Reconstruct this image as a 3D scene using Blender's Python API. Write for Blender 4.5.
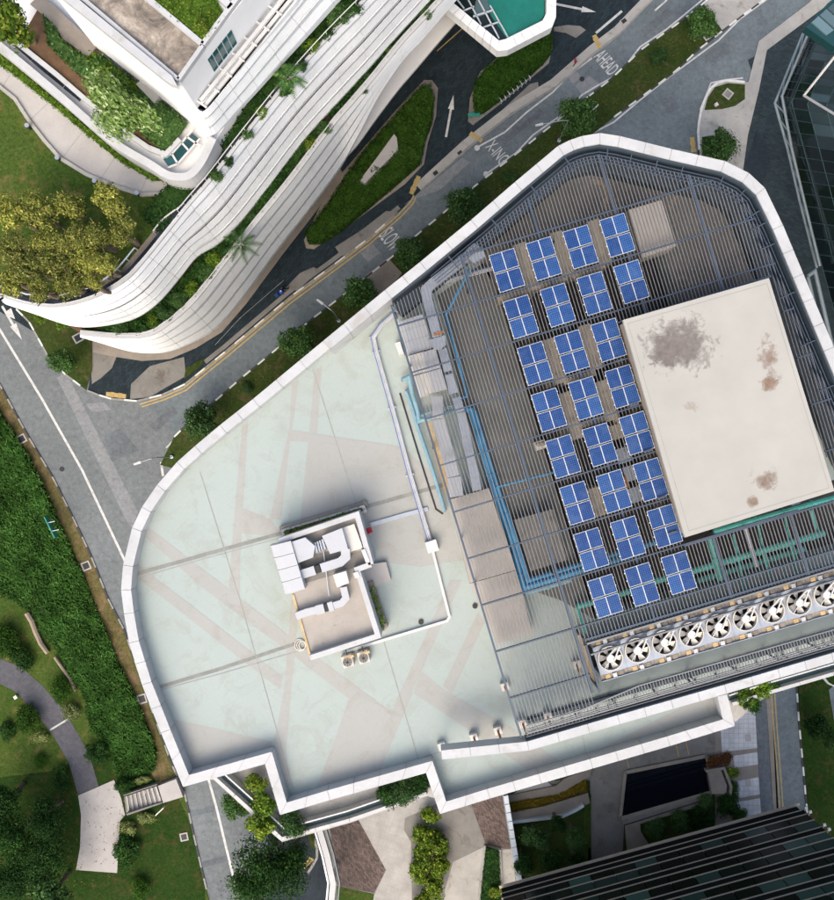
import bpy, bmesh, math, random
from mathutils import Vector, Matrix, Quaternion
random.seed(7)
for o in list(bpy.data.objects):
    bpy.data.objects.remove(o)
sc = bpy.context.scene
C = sc.collection

# ---------------------------------------------------------------- camera, sky, sun, exposure
H = 110.0      # drone height (m)
F = 880.0      # focal length in photo pixels
CX, CY = 417.0, 450.0
cam_d = bpy.data.cameras.new('camera')
cam = bpy.data.objects.new('camera', cam_d); C.objects.link(cam)
cam.location = (0, 0, H)
cam_d.sensor_fit = 'VERTICAL'; cam_d.sensor_height = 36.0; cam_d.sensor_width = 36.0
cam_d.lens = 36.0 * F / 900.0
cam_d.clip_start = 1.0; cam_d.clip_end = 3000
sc.camera = cam

SUN_EL, SUN_AZ = math.radians(50), math.radians(197)     # azimuth from +Y (photo top) towards +X
world = bpy.data.worlds.new('World'); sc.world = world; world.use_nodes = True
wn = world.node_tree
bg = wn.nodes['Background']
sky = wn.nodes.new('ShaderNodeTexSky'); sky.sky_type = 'NISHITA'; sky.sun_disc = False
sky.sun_elevation = SUN_EL; sky.sun_rotation = SUN_AZ
sky.air_density = 1.0; sky.dust_density = 6.5; sky.ozone_density = 1.0
wn.links.new(sky.outputs[0], bg.inputs[0]); bg.inputs[1].default_value = 0.15
sun_d = bpy.data.lights.new('sun', 'SUN'); sun_d.energy = 0.5; sun_d.angle = math.radians(85); sun_d.color = (1.0, 0.965, 0.90)
sun = bpy.data.objects.new('sun', sun_d); C.objects.link(sun)
sdir = Vector((math.sin(SUN_AZ) * math.cos(SUN_EL), math.cos(SUN_AZ) * math.cos(SUN_EL), math.sin(SUN_EL)))
sun.rotation_euler = sdir.to_track_quat('Z', 'Y').to_euler(); sun.location = sdir * 200
vs = sc.view_settings
vs.view_transform = 'Standard'; vs.look = 'None'; vs.gamma = 1.0; vs.use_curve_mapping = False
vs.exposure = 1.08

# ---------------------------------------------------------------- helpers
def W(x, y, z):
    k = (H - z) / F
    return Vector(((x - CX) * k, -(y - CY) * k, z))
def ppm(z): return F / (H - z)          # photo pixels per metre at height z

ORG = {}
USED = {}
def mk(name, verts, faces, mat, parent=None, smooth=False, fm=None, recalc=True):
    org = ORG.get(parent.name, Vector((0, 0, 0))) if parent else Vector((0, 0, 0))
    if not parent:      # put the origin at the base of the thing
        xs = [v[0] for v in verts]; ys = [v[1] for v in verts]; zs = [v[2] for v in verts]
        o_ = Vector(((min(xs)+max(xs))/2, (min(ys)+max(ys))/2, min(zs)))
    else:
        o_ = org
    me = bpy.data.meshes.new(name)
    me.from_pydata([(v[0]-o_.x, v[1]-o_.y, v[2]-o_.z) for v in verts], [], faces)
    mats = mat if isinstance(mat, (list, tuple)) else [mat]
    for m in mats: me.materials.append(m)
    if fm:
        for p, i in zip(me.polygons, fm): p.material_index = i
    if recalc:
        bm = bmesh.new(); bm.from_mesh(me)
        bmesh.ops.recalc_face_normals(bm, faces=bm.faces); bm.to_mesh(me); bm.free()
    if smooth:
        me.polygons.foreach_set('use_smooth', [True] * len(me.polygons))
    o = bpy.data.objects.new(name, me); C.objects.link(o)
    if parent: o.parent = parent
    else: o.location = o_
    ORG[o.name] = o_ if not parent else org
    return o
def tag(o, label=None, cat=None, group=None, kind=None):
    if label:
        o['label'] = label
    if cat: o['category'] = cat
    if group: o['group'] = group
    if kind: o['kind'] = kind
    return o
def thing(name, loc, label, cat, group=None):
    o = bpy.data.objects.new(name, None); C.objects.link(o); o.location = loc
    o.empty_display_size = 0.3
    ORG[o.name] = Vector(loc)
    return tag(o, label, cat, group)
def struct_root(name, loc=(0, 0, 0)):
    o = bpy.data.objects.new(name, None); C.objects.link(o); o.location = loc
    ORG[o.name] = Vector(loc); o['kind'] = 'structure'; return o
def copy_tree(o, parent=None):
    c = o.copy(); C.objects.link(c); c.parent = parent
    for ch in o.children: copy_tree(ch, c)
    return c

class MB:
    def __init__(s): s.v = []; s.f = []; s.m = []
    def add(s, vs, fs, mi=0):
        b = len(s.v); s.v += [tuple(v) for v in vs]
        s.f += [tuple(i + b for i in f) for f in fs]; s.m += [mi] * len(fs)
        return s
    def prism(s, poly, z0, z1, mi=0):            # poly: world xy
        n = len(poly)
        vs = [(p[0], p[1], z0) for p in poly] + [(p[0], p[1], z1) for p in poly]
        fs = [tuple(range(n, 2*n)), tuple(reversed(range(n)))]
        fs += [(i, (i+1) % n, n+(i+1) % n, n+i) for i in range(n)]
        return s.add(vs, fs, mi)
    def box(s, c, size, rz=0, mi=0):              # c = centre of base
        sx, sy, sz = size[0]/2, size[1]/2, size[2]
        co, si = math.cos(rz), math.sin(rz)
        p = [(c[0]+x*co-y*si, c[1]+x*si+y*co) for x, y in ((-sx,-sy),(sx,-sy),(sx,sy),(-sx,sy))]
        return s.prism(p, c[2], c[2]+sz, mi)
    def quad8(s, a, b, mi=0):                      # two quads (lists of 4) -> hexahedron
        return s.add(list(a)+list(b), [(0,1,2,3),(7,6,5,4),(0,4,5,1),(1,5,6,2),(2,6,7,3),(3,7,4,0)], mi)
    def tube(s, pts, r, n=8, mi=0, cap=True):
        pts = [Vector(p) for p in pts]
        rr = r if isinstance(r, (list, tuple)) else [r]*len(pts)
        rings = []
        for i, p in enumerate(pts):
            if i == 0: t = pts[1]-pts[0]
            elif i == len(pts)-1: t = pts[-1]-pts[-2]
            else: t = (pts[i+1]-p).normalized() + (p-pts[i-1]).normalized()
            t.normalize()
            up = Vector((0,0,1)) if abs(t.z) < 0.95 else Vector((1,0,0))
            a = t.cross(up).normalized(); b = a.cross(t)
            k = 1.0
            if 0 < i < len(pts)-1:
                c_ = (pts[i+1]-p).normalized().dot(t); k = 1/max(c_, 0.5)
            rings.append([p + (a*math.cos(2*math.pi*j/n)*k + b*math.sin(2*math.pi*j/n))*rr[i] for j in range(n)])
        vs = [v for rg in rings for v in rg]; fs = []
        for i in range(len(pts)-1):
            for j in range(n):
                fs.append((i*n+j, i*n+(j+1) % n, (i+1)*n+(j+1) % n, (i+1)*n+j))
        if cap:
            fs.append(tuple(reversed(range(n)))); fs.append(tuple(range((len(pts)-1)*n, len(pts)*n)))
        return s.add(vs, fs, mi)
    def duct(s, pts, w, h, mi=0):                  # rectangular section along a path, pts = centre bottom
        pts = [Vector(p) for p in pts]
        L, R = offset_line([p.xy for p in pts], w/2), offset_line([p.xy for p in pts], -w/2)
        vs = []
        for i, p in enumerate(pts):
            vs += [(L[i][0],L[i][1],p.z),(R[i][0],R[i][1],p.z),(R[i][0],R[i][1],p.z+h),(L[i][0],L[i][1],p.z+h)]
        fs = [(0,1,2,3)]
        for i in range(len(pts)-1):
            b = i*4
            fs += [(b+j, b+(j+1) % 4, b+4+(j+1) % 4, b+4+j) for j in range(4)]
        b = (len(pts)-1)*4
        fs.append((b+3,b+2,b+1,b))
        return s.add(vs, fs, mi)
    def build(s, name, mat, parent=None, smooth=False, recalc=True):
        return mk(name, s.v, s.f, mat, parent, smooth, s.m, recalc)

def offset_line(P, d, closed=False):
    P = [Vector((p[0], p[1])) for p in P]; n = len(P); out = []
    for i in range(n):
        if closed or 0 < i < n-1:
            a = (P[i]-P[(i-1) % n]).normalized(); b = (P[(i+1) % n]-P[i]).normalized()
        elif i == 0: a = b = (P[1]-P[0]).normalized()
        else: a = b = (P[-1]-P[-2]).normalized()
        na = Vector((-a.y, a.x)); nb = Vector((-b.y, b.x))
        m = (na+nb)
        if m.length < 1e-6: m = na
        m.normalize(); k = d/max(m.dot(na), 0.35)
        out.append(P[i]+m*k)
    return out
def catmull(pts, n):
    P = [Vector(p) for p in pts]; out = []
    for i in range(len(P)-1):
        p0 = P[max(i-1, 0)]; p1 = P[i]; p2 = P[i+1]; p3 = P[min(i+2, len(P)-1)]
        for k in range(n):
            t = k/n
            out.append(0.5*((2*p1)+(p2-p0)*t+(2*p0-5*p1+4*p2-p3)*t*t+(3*p1-p0-3*p2+p3)*t*t*t))
    out.append(P[-1]); return out
def resample(P, step):
    P = [Vector(p) for p in P]; out = [P[0]]; acc = 0
    for a, b in zip(P[:-1], P[1:]):
        L = (b-a).length; d = step-acc
        while d <= L:
            out.append(a+(b-a)*(d/L)); d += step
        acc = (acc+L) % step
    return out
def wpoly(px, z): return [W(x, y, z).xy for x, y in px]
def sheet(name, px, z, mat, parent=None, kind='structure'):
    pts = [W(x, y, z) for x, y in px]
    a = sum(pts[i].x*pts[(i+1) % len(pts)].y-pts[(i+1) % len(pts)].x*pts[i].y for i in range(len(pts)))
    if a < 0: pts.reverse()
    o = mk(name, pts, [tuple(range(len(pts)))], mat, parent, recalc=False)
    if kind and not parent: o['kind'] = kind
    return o
def slab(name, px, z0, z1, mat, parent=None, at=None):
    return MB().prism(wpoly(px, at if at is not None else z1), z0, z1).build(name, mat, parent)
def ribbon(name, px, z, width, mat, parent=None, thick=0.0, kind='structure', at=None):
    P = wpoly(px, z if at is None else at); L = offset_line(P, width/2); R = offset_line(P, -width/2)
    mb = MB(); n = len(P)
    if thick > 0:
        for i in range(n-1):
            pass
        vs = []
        for i in range(n):
            vs += [(L[i].x,L[i].y,z-thick),(R[i].x,R[i].y,z-thick),(R[i].x,R[i].y,z),(L[i].x,L[i].y,z)]
        fs = [(0,1,2,3)]
        for i in range(n-1):
            b = i*4; fs += [(b+j, b+(j+1) % 4, b+4+(j+1) % 4, b+4+j) for j in range(4)]
        b = (n-1)*4; fs.append((b+3,b+2,b+1,b)); mb.add(vs, fs)
        o = mb.build(name, mat, parent)
    else:
        vs = [];
        for i in range(n): vs += [(L[i].x,L[i].y,z),(R[i].x,R[i].y,z)]
        mb.add(vs, [(2*i, 2*i+1, 2*i+3, 2*i+2) for i in range(n-1)])
        o = mb.build(name, mat, parent, recalc=False)
        for p in o.data.polygons:
            if p.normal.z < 0: p.flip()
    if kind and not parent: o['kind'] = kind
    return o
def inside(p, poly):
    x, y = p[0], p[1]; r = False; n = len(poly)
    for i in range(n):
        x1, y1 = poly[i][0], poly[i][1]; x2, y2 = poly[(i+1) % n][0], poly[(i+1) % n][1]
        if (y1 > y) != (y2 > y) and x < (x2-x1)*(y-y1)/(y2-y1)+x1: r = not r
    return r
def clip_line(a, b, poly, holes=()):
    """pieces of segment a-b (2D) inside poly and outside the holes"""
    a = Vector(a); b = Vector(b); ts = [0.0, 1.0]
    for pl in [poly]+list(holes):
        n = len(pl)
        for i in range(n):
            p = Vector(pl[i]); q = Vector(pl[(i+1) % n]); d = b-a; e = q-p
            den = d.x*e.y-d.y*e.x
            if abs(den) < 1e-9: continue
            t = ((p.x-a.x)*e.y-(p.y-a.y)*e.x)/den; u = ((p.x-a.x)*d.y-(p.y-a.y)*d.x)/den
            if 0 <= u <= 1 and 0 < t < 1: ts.append(t)
    ts.sort(); out = []
    for t0, t1 in zip(ts[:-1], ts[1:]):
        if t1-t0 < 1e-4: continue
        m = a+(b-a)*((t0+t1)/2)
        if inside(m, poly) and not any(inside(m, h) for h in holes):
            if out and abs(out[-1][1]-t0) < 1e-6: out[-1] = (out[-1][0], t1)
            else: out.append((t0, t1))
    return [(a+(b-a)*t0, a+(b-a)*t1) for t0, t1 in out]

# ---------------------------------------------------------------- materials
def nmat(name):
    m = bpy.data.materials.new(name); m.use_nodes = True
    nt = m.node_tree; b = nt.nodes['Principled BSDF']; return m, nt, b
def mix(nt, fac, a, b, blend='MIX'):
    n = nt.nodes.new('ShaderNodeMix'); n.data_type = 'RGBA'; n.blend_type = blend
    for sock, val in ((n.inputs[0], fac), (n.inputs[6], a), (n.inputs[7], b)):
        if hasattr(val, 'is_linked') or hasattr(val, 'links'): nt.links.new(val, sock)
        elif isinstance(val, (int, float)): sock.default_value = val
        else: sock.default_value = (*val, 1) if len(val) == 3 else val
    return n.outputs[2]
def noise(nt, scale, detail=4, rough=0.6, vec=None, dist=0.0):
    n = nt.nodes.new('ShaderNodeTexNoise'); n.inputs['Scale'].default_value = scale
    n.inputs['Detail'].default_value = detail; n.inputs['Roughness'].default_value = rough
    n.inputs['Distortion'].default_value = dist
    if vec is not None: nt.links.new(vec, n.inputs['Vector'])
    return n.outputs[0]
def ramp(nt, fac, stops):
    n = nt.nodes.new('ShaderNodeValToRGB'); nt.links.new(fac, n.inputs[0])
    el = n.color_ramp.elements
    while len(el) < len(stops): el.new(0.5)
    for e, (p, c) in zip(el, stops):
        e.position = p; e.color = (*c, 1) if len(c) == 3 else c
    return n.outputs[0]
def geo_pos(nt):
    return nt.nodes.new('ShaderNodeNewGeometry').outputs['Position']
def bump(nt, b, h, strength=0.3, dist=0.05):
    n = nt.nodes.new('ShaderNodeBump'); n.inputs['Strength'].default_value = strength
    n.inputs['Distance'].default_value = dist
    nt.links.new(h, n.inputs['Height']); nt.links.new(n.outputs[0], b.inputs['Normal'])
def sc3(c, k): return tuple(min(1, x*k) for x in c)
def surf(name, col, var=0.15, scale=0.4, fine=6.0, rough=0.8, col2=None, metal=0.0, bmp=0.15, dirt=None, spec=0.3):
    """weathered surface: large patches plus fine grain in world space"""
    m, nt, b = nmat(name); pos = geo_pos(nt)
    n1 = noise(nt, scale, 5, 0.65, pos); n2 = noise(nt, fine, 3, 0.7, pos)
    c = ramp(nt, n1, [(0.3, sc3(col, 1-var)), (0.7, col2 or sc3(col, 1+var))])
    g = ramp(nt, n2, [(0.25, (1-var*0.9,)*3), (0.75, (1.0,)*3)])
    c = mix(nt, 1.0, c, g, 'MULTIPLY')
    if dirt:
        n3 = noise(nt, dirt[1], 6, 0.7, pos, 0.6)
        f = ramp(nt, n3, [(dirt[2], (0, 0, 0)), (dirt[2]+0.14, (1, 1, 1))])
        c = mix(nt, f, c, dirt[0])
    nt.links.new(c, b.inputs['Base Color'])
    b.inputs['Roughness'].default_value = rough; b.inputs['Metallic'].default_value = metal
    b.inputs['Specular IOR Level'].default_value = spec
    if bmp: bump(nt, b, n2, bmp, 0.03)
    return m
def plain(name, col, rough=0.5, metal=0.0, spec=0.4):
    m, nt, b = nmat(name)
    pos = geo_pos(nt); n1 = noise(nt, 1.3, 4, 0.6, pos)
    c = ramp(nt, n1, [(0.3, sc3(col, 0.86)), (0.7, sc3(col, 1.06))])
    nt.links.new(c, b.inputs['Base Color'])
    b.inputs['Roughness'].default_value = rough; b.inputs['Metallic'].default_value = metal
    b.inputs['Specular IOR Level'].default_value = spec
    return m
def leafmat(name, stops, rough=0.55, obj_var=0.25, nsc=0.9, lo=0.72, hi=1.15):
    """per-leaf colour, with a shift from tree to tree"""
    m, nt, b = nmat(name)
    g = nt.nodes.new('ShaderNodeNewGeometry')
    c = ramp(nt, g.outputs['Random Per Island'], stops)
    n1 = noise(nt, nsc, 3, 0.6, g.outputs['Position'])
    k = ramp(nt, n1, [(0.3, (lo,)*3), (0.7, (hi,)*3)])
    c = mix(nt, 1.0, c, k, 'MULTIPLY')
    oi = nt.nodes.new('ShaderNodeObjectInfo')
    k2 = ramp(nt, oi.outputs['Random'], [(0.0, (1-obj_var,)*3), (1.0, (1+obj_var, 1+obj_var*0.8, 1))])
    c = mix(nt, 1.0, c, k2, 'MULTIPLY')
    nt.links.new(c, b.inputs['Base Color']); b.inputs['Roughness'].default_value = rough
    b.inputs['Specular IOR Level'].default_value = 0.04
    tr = nt.nodes.new('ShaderNodeBsdfTranslucent'); nt.links.new(c, tr.inputs[0])
    ms = nt.nodes.new('ShaderNodeMixShader'); ms.inputs[0].default_value = 0.22
    nt.links.new(b.outputs[0], ms.inputs[1]); nt.links.new(tr.outputs[0], ms.inputs[2])
    nt.links.new(ms.outputs[0], nt.nodes['Material Output'].inputs[0])
    return m
def asphalt(name, col, blotch=0.25):
    m, nt, b = nmat(name); pos = geo_pos(nt)
    n1 = noise(nt, 0.12, 4, 0.6, pos); n2 = noise(nt, 1.6, 5, 0.8, pos, 0.3); n3 = noise(nt, 9, 3, 0.8, pos)
    c = ramp(nt, n1, [(0.3, sc3(col, 1-blotch)), (0.7, sc3(col, 1+blotch))])
    k = ramp(nt, n2, [(0.3, (0.68,)*3), (0.72, (1.15,)*3)]); c = mix(nt, 1.0, c, k, 'MULTIPLY')
    k = ramp(nt, n3, [(0.3, (0.75,)*3), (0.7, (1.12,)*3)]); c = mix(nt, 1.0, c, k, 'MULTIPLY')
    # oil streaks and crack seams
    v = nt.nodes.new('ShaderNodeTexVoronoi'); v.feature = 'DISTANCE_TO_EDGE'; v.inputs['Scale'].default_value = 0.16
    mp = nt.nodes.new('ShaderNodeVectorMath'); mp.operation = 'ADD'
    nz = nt.nodes.new('ShaderNodeTexNoise'); nz.inputs['Scale'].default_value = 0.6; nt.links.new(pos, nz.inputs['Vector'])
    nt.links.new(pos, mp.inputs[0]); nt.links.new(nz.outputs['Color'], mp.inputs[1]); nt.links.new(mp.outputs[0], v.inputs['Vector'])
    cr = ramp(nt, v.outputs['Distance'], [(0.0, (0.8,)*3), (0.012, (1,)*3)]); c = mix(nt, 0.6, c, cr, 'MULTIPLY')
    nt.links.new(c, b.inputs['Base Color']); b.inputs['Roughness'].default_value = 0.85
    b.inputs['Specular IOR Level'].default_value = 0.1
    bump(nt, b, n3, 0.3, 0.02); return m
def pavers(name, col, mortar, bw=0.6, bh=0.3, rot=0.0, var=0.2, off=0.5):
    m, nt, b = nmat(name); pos = geo_pos(nt)
    mp = nt.nodes.new('ShaderNodeMapping'); mp.inputs['Rotation'].default_value = (0, 0, rot); nt.links.new(pos, mp.inputs[0])
    br = nt.nodes.new('ShaderNodeTexBrick'); nt.links.new(mp.outputs[0], br.inputs['Vector'])
    br.inputs['Color1'].default_value = (*sc3(col, 1-var), 1); br.inputs['Color2'].default_value = (*sc3(col, 1+var), 1)
    br.inputs['Mortar'].default_value = (*mortar, 1); br.inputs['Scale'].default_value = 1.0
    br.inputs['Brick Width'].default_value = bw; br.inputs['Row Height'].default_value = bh
    br.inputs['Mortar Size'].default_value = 0.02; br.offset = off
    n2 = noise(nt, 0.5, 5, 0.7, pos); k = ramp(nt, n2, [(0.3, (0.78,)*3), (0.7, (1.1,)*3)])
    c = mix(nt, 1.0, br.outputs[0], k, 'MULTIPLY')
    nt.links.new(c, b.inputs['Base Color']); b.inputs['Roughness'].default_value = 0.85; b.inputs['Specular IOR Level'].default_value = 0.12
    bump(nt, b, br.outputs['Fac'], -0.3, 0.02); return m
def grassmat(name, a, b_, brown=None, lo=0.55):
    m, nt, b = nmat(name); pos = geo_pos(nt)
    n1 = noise(nt, 0.22, 5, 0.65, pos); n2 = noise(nt, 3.5, 5, 0.8, pos, 0.5); n3 = noise(nt, 0.5, 5, 0.7, pos, 0.8)
    c = ramp(nt, n1, [(0.3, a), (0.7, b_)])
    k = ramp(nt, n2, [(0.25, (0.55,)*3), (0.75, (1.3,)*3)]); c = mix(nt, 1.0, c, k, 'MULTIPLY')
    if brown:
        f = ramp(nt, n3, [(lo, (0,)*3), (lo+0.2, (1,)*3)]); c = mix(nt, f, c, brown)
        c = mix(nt, 0.6, c, k, 'MULTIPLY')
    nt.links.new(c, b.inputs['Base Color']); b.inputs['Roughness'].default_value = 0.95
    b.inputs['Specular IOR Level'].default_value = 0.02
    bump(nt, b, n2, 0.6, 0.08); return m
def glassmat(name, col, rough=0.06, spec=0.6):
    m, nt, b = nmat(name)
    oi = nt.nodes.new('ShaderNodeObjectInfo')
    c = ramp(nt, oi.outputs['Random'], [(0.0, sc3(col, 0.55)), (0.6, col), (1.0, sc3(col, 1.7))])
    nt.links.new(c, b.inputs['Base Color']); b.inputs['Roughness'].default_value = rough
    b.inputs['Specular IOR Level'].default_value = spec; return m

def deckmat(name, col, *a, **k):
    m, nt, b = nmat(name); pos = geo_pos(nt)
    n1 = noise(nt, 0.10, 5, 0.6, pos); c = ramp(nt, n1, [(0.3, sc3(col, 0.95)), (0.7, sc3(col, 1.03))])
    n2 = noise(nt, 0.5, 7, 0.72, pos, 0.7)       # walked-in dirt
    f = ramp(nt, n2, [(0.50, (0,)*3), (0.70, (0.75,)*3)]); c = mix(nt, f, c, (col[0]*.86, col[1]*.81, col[2]*.74))
    n3 = noise(nt, 0.22, 3, 0.5, pos, 1.2)       # dried puddle outlines
    r = ramp(nt, n3, [(0.600, (0,)*3), (0.612, (0.32,)*3), (0.630, (0.08,)*3), (0.70, (0.2,)*3)]); c = mix(nt, r, c, (col[0]*.80, col[1]*.77, col[2]*.70))
    n4 = noise(nt, 4.0, 4, 0.8, pos); g = ramp(nt, n4, [(0.25, (0.93,)*3), (0.7, (1.0,)*3)]); c = mix(nt, 1.0, c, g, 'MULTIPLY')
    n5 = noise(nt, 1.6, 6, 0.75, pos, 0.6); s = ramp(nt, n5, [(0.70, (0,)*3), (0.76, (0.5,)*3)]); c = mix(nt, s, c, (0.19, 0.17, 0.14))
    nt.links.new(c, b.inputs['Base Color']); b.inputs['Roughness'].default_value = 0.75; b.inputs['Specular IOR Level'].default_value = 0.2
    bump(nt, b, n4, 0.05, 0.02); return m
M = {}
M['ground'] = grassmat('ground_soil_grass', (0.03, 0.055, 0.015), (0.05, 0.075, 0.02))
M['road_pale'] = asphalt('pale_asphalt', (0.155, 0.172, 0.175), 0.12)
M['road_grey'] = asphalt('street_asphalt', (0.14, 0.165, 0.175), 0.2)
M['road_dark'] = asphalt('driveway_asphalt', (0.028, 0.037, 0.045), 0.25)
M['patch_light'] = asphalt('repair_patch_light', (0.215, 0.225, 0.23), 0.1)
M['patch_dark'] = asphalt('repair_patch_dark', (0.125, 0.14, 0.15), 0.2)
M['path'] = asphalt('garden_path_asphalt', (0.10, 0.10, 0.11), 0.15)
M['paint_white'] = surf('road_paint_white', (0.50, 0.50, 0.48), 0.2, 2.0, 8, 0.7, dirt=((0.24, 0.245, 0.245), 1.6, 0.55))
M['paint_letter'] = surf('road_letter_paint', (0.50, 0.50, 0.48), 0.22, 2.0, 7, 0.7)
M['paint_yellow'] = surf('road_paint_yellow', (0.40, 0.29, 0.11), 0.2, 2.0, 8, 0.7, dirt=((0.22, 0.19, 0.12), 1.4, 0.56))
M['kerb_white'] = surf('kerb_white', (0.62, 0.62, 0.58), 0.2, 1.5, 8, 0.85)
M['kerb_black'] = surf('kerb_black', (0.05, 0.05, 0.05), 0.2, 1.5, 8, 0.85)
M['kerb_grey'] = surf('kerb_grey', (0.25, 0.245, 0.23), 0.2, 1.5, 8, 0.9)
M['concrete'] = surf('concrete', (0.34, 0.33, 0.30), 0.15, 0.4, 6, 0.9, dirt=((0.2, 0.18, 0.15), 0.7, 0.56))
M['concrete_grey'] = surf('concrete_grey', (0.19, 0.182, 0.165), 0.2, 0.3, 5, 0.9, dirt=((0.11, 0.10, 0.085), 0.5, 0.54))
M['concrete_warm'] = surf('concrete_warm', (0.24, 0.21, 0.175), 0.2, 0.4, 6, 0.9)
M['concrete_pale'] = surf('concrete_pale', (0.36, 0.345, 0.325), 0.1, 0.5, 6, 0.9, dirt=((0.32, 0.28, 0.23), 1.0, 0.62))
M['paver_white'] = pavers('paver_white', (0.33, 0.32, 0.295), (0.29, 0.275, 0.245), 0.9, 0.9, 0.3, 0.05, 0.0)
M['paver_cool'] = pavers('paver_cool', (0.50, 0.50, 0.50), (0.3, 0.3, 0.3), 0.6, 0.6, 0.0, 0.06, 0.0)
M['brick_pave'] = pavers('brick_paving', (0.12, 0.09, 0.078), (0.05, 0.042, 0.038), 0.42, 0.2, 0.9, 0.35)
M['paver_dark'] = pavers('dark_paving', (0.032, 0.046, 0.05), (0.018, 0.026, 0.028), 0.5, 0.25, 0.3, 0.22)
M['drive_paver'] = pavers('driveway_paving', (0.020, 0.031, 0.037), (0.011, 0.017, 0.021), 0.6, 0.3, -0.9, 0.25)
M['lawn'] = grassmat('lawn', (0.036, 0.07, 0.014), (0.065, 0.095, 0.02), (0.13, 0.105, 0.04), 0.52)
M['verge'] = grassmat('verge_grass', (0.028, 0.05, 0.012), (0.045, 0.06, 0.016), (0.10, 0.075, 0.04), 0.54)
M['brown_verge'] = grassmat('brown_verge', (0.14, 0.10, 0.05), (0.085, 0.09, 0.03), (0.19, 0.13, 0.075), 0.5)
M['dark_lawn'] = grassmat('shade_painted_lawn', (0.016, 0.04, 0.008), (0.026, 0.05, 0.011), (0.065, 0.05, 0.02), 0.52)  # darker copy of the lawn, shade put into its colour
M['green_roof'] = grassmat('green_roof', (0.05, 0.115, 0.012), (0.08, 0.15, 0.02))
M['soil'] = surf('planter_soil', (0.11, 0.065, 0.035), 0.3, 1.0, 6, 0.95, bmp=0.6)
M['white'] = surf('white_cladding', (0.40, 0.41, 0.41), 0.1, 0.3, 2, 0.5, bmp=0.02, dirt=((0.31, 0.30, 0.275), 0.45, 0.57))
M['white_cool'] = surf('white_facade_panel', (0.72, 0.745, 0.75), 0.07, 0.25, 2, 0.45, bmp=0.02, dirt=((0.60, 0.60, 0.58), 0.35, 0.60))
M['white_tower'] = surf('white_tower_render', (0.68, 0.695, 0.70), 0.04, 0.3, 3, 0.6, bmp=0.03)
M['truss'] = plain('truss_steel', (0.24, 0.29, 0.31), 0.4, 0.1)
M['mull'] = plain('teal_mullion', (0.045, 0.085, 0.09), 0.4)
M['white_warm'] = surf('white_render', (0.60, 0.595, 0.575), 0.05, 0.3, 3, 0.7, bmp=0.04, dirt=((0.5, 0.46, 0.38), 0.8, 0.68))
M['gap'] = plain('dark_joint', (0.012, 0.014, 0.015), 0.9, 0, 0.05)
M['joint'] = plain('panel_joint', (0.30, 0.30, 0.29), 0.8)
M['slot'] = glassmat('slot_window', (0.012, 0.018, 0.026), 0.15, 0.5)
M['deck'] = deckmat('mint_roof_coating', (0.305, 0.352, 0.33), 0.035, 0.12, 1.4, 0.75, bmp=0.04, dirt=((0.275, 0.305, 0.275), 0.35, 0.6))
M['deck_pink'] = deckmat('beige_roof_coating', (0.302, 0.310, 0.290), 0.04, 0.15, 1.4, 0.75, bmp=0.04, dirt=((0.28, 0.265, 0.235), 0.35, 0.6))
M['deck_line'] = plain('joint_and_shadow_line', (0.25, 0.26, 0.24), 0.9)
M['drain'] = surf('drain_channel', (0.21, 0.215, 0.195), 0.15, 1, 4, 0.9)
M['plant_floor'] = surf('plant_floor', (0.125, 0.127, 0.117), 0.2, 0.35, 5, 0.9, dirt=((0.12, 0.105, 0.085), 0.6, 0.56))
M['plant_brown'] = surf('plant_floor_brown', (0.122, 0.116, 0.105), 0.25, 0.3, 4, 0.9, dirt=((0.30, 0.22, 0.14), 0.4, 0.6))
M['well'] = surf('shade_dark_well_floor', (0.045, 0.042, 0.038), 0.25, 0.4, 5, 0.9)  # dark colour stands in for shade under louvres and panels
M['plinth'] = surf('plinth_concrete', (0.30, 0.265, 0.215), 0.15, 0.6, 6, 0.9, dirt=((0.15, 0.12, 0.095), 0.9, 0.60))
M['beige_slab'] = surf('beige_screed', (0.34, 0.315, 0.28), 0.1, 0.4, 5, 0.85, dirt=((0.30, 0.26, 0.21), 0.8, 0.62))
M['stair_roof'] = surf('stair_house_screed', (0.32, 0.295, 0.26), 0.12, 0.4, 5, 0.85, dirt=((0.13, 0.11, 0.095), 0.9, 0.615))
M['louvre'] = plain('louvre_metal', (0.175, 0.18, 0.185), 0.45, 0.2)
M['beam'] = plain('beam_blue_grey', (0.055, 0.075, 0.105), 0.45, 0.2)
M['gutter'] = plain('gutter_painted_shade', (0.03, 0.045, 0.06), 0.6)  # dark colour stands in for the shade inside the fascia
M['galv'] = surf('galvanised_duct', (0.31, 0.345, 0.39), 0.1, 1.2, 4, 0.35, metal=0.25, bmp=0.05)
M['duct_white'] = surf('white_duct', (0.37, 0.385, 0.40), 0.04, 0.8, 3, 0.4, bmp=0.02)
M['cream'] = surf('cream_casing', (0.52, 0.50, 0.455), 0.06, 0.8, 4, 0.5, bmp=0.03)
M['rust'] = surf('rusty_steel', (0.40, 0.17, 0.06), 0.35, 2, 8, 0.9)
M['tan'] = surf('tan_primer', (0.50, 0.36, 0.19), 0.25, 1, 6, 0.8)
M['pipe_blue'] = surf('blue_pipe', (0.06, 0.24, 0.42), 0.2, 1, 5, 0.45)
M['pipe_pale'] = surf('pale_blue_pipe', (0.17, 0.30, 0.36), 0.2, 1, 5, 0.5)
M['pipe_teal'] = surf('teal_pipe', (0.09, 0.38, 0.33), 0.2, 1, 5, 0.5)
M['black'] = plain('black_rubber', (0.015, 0.015, 0.016), 0.6)
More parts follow.
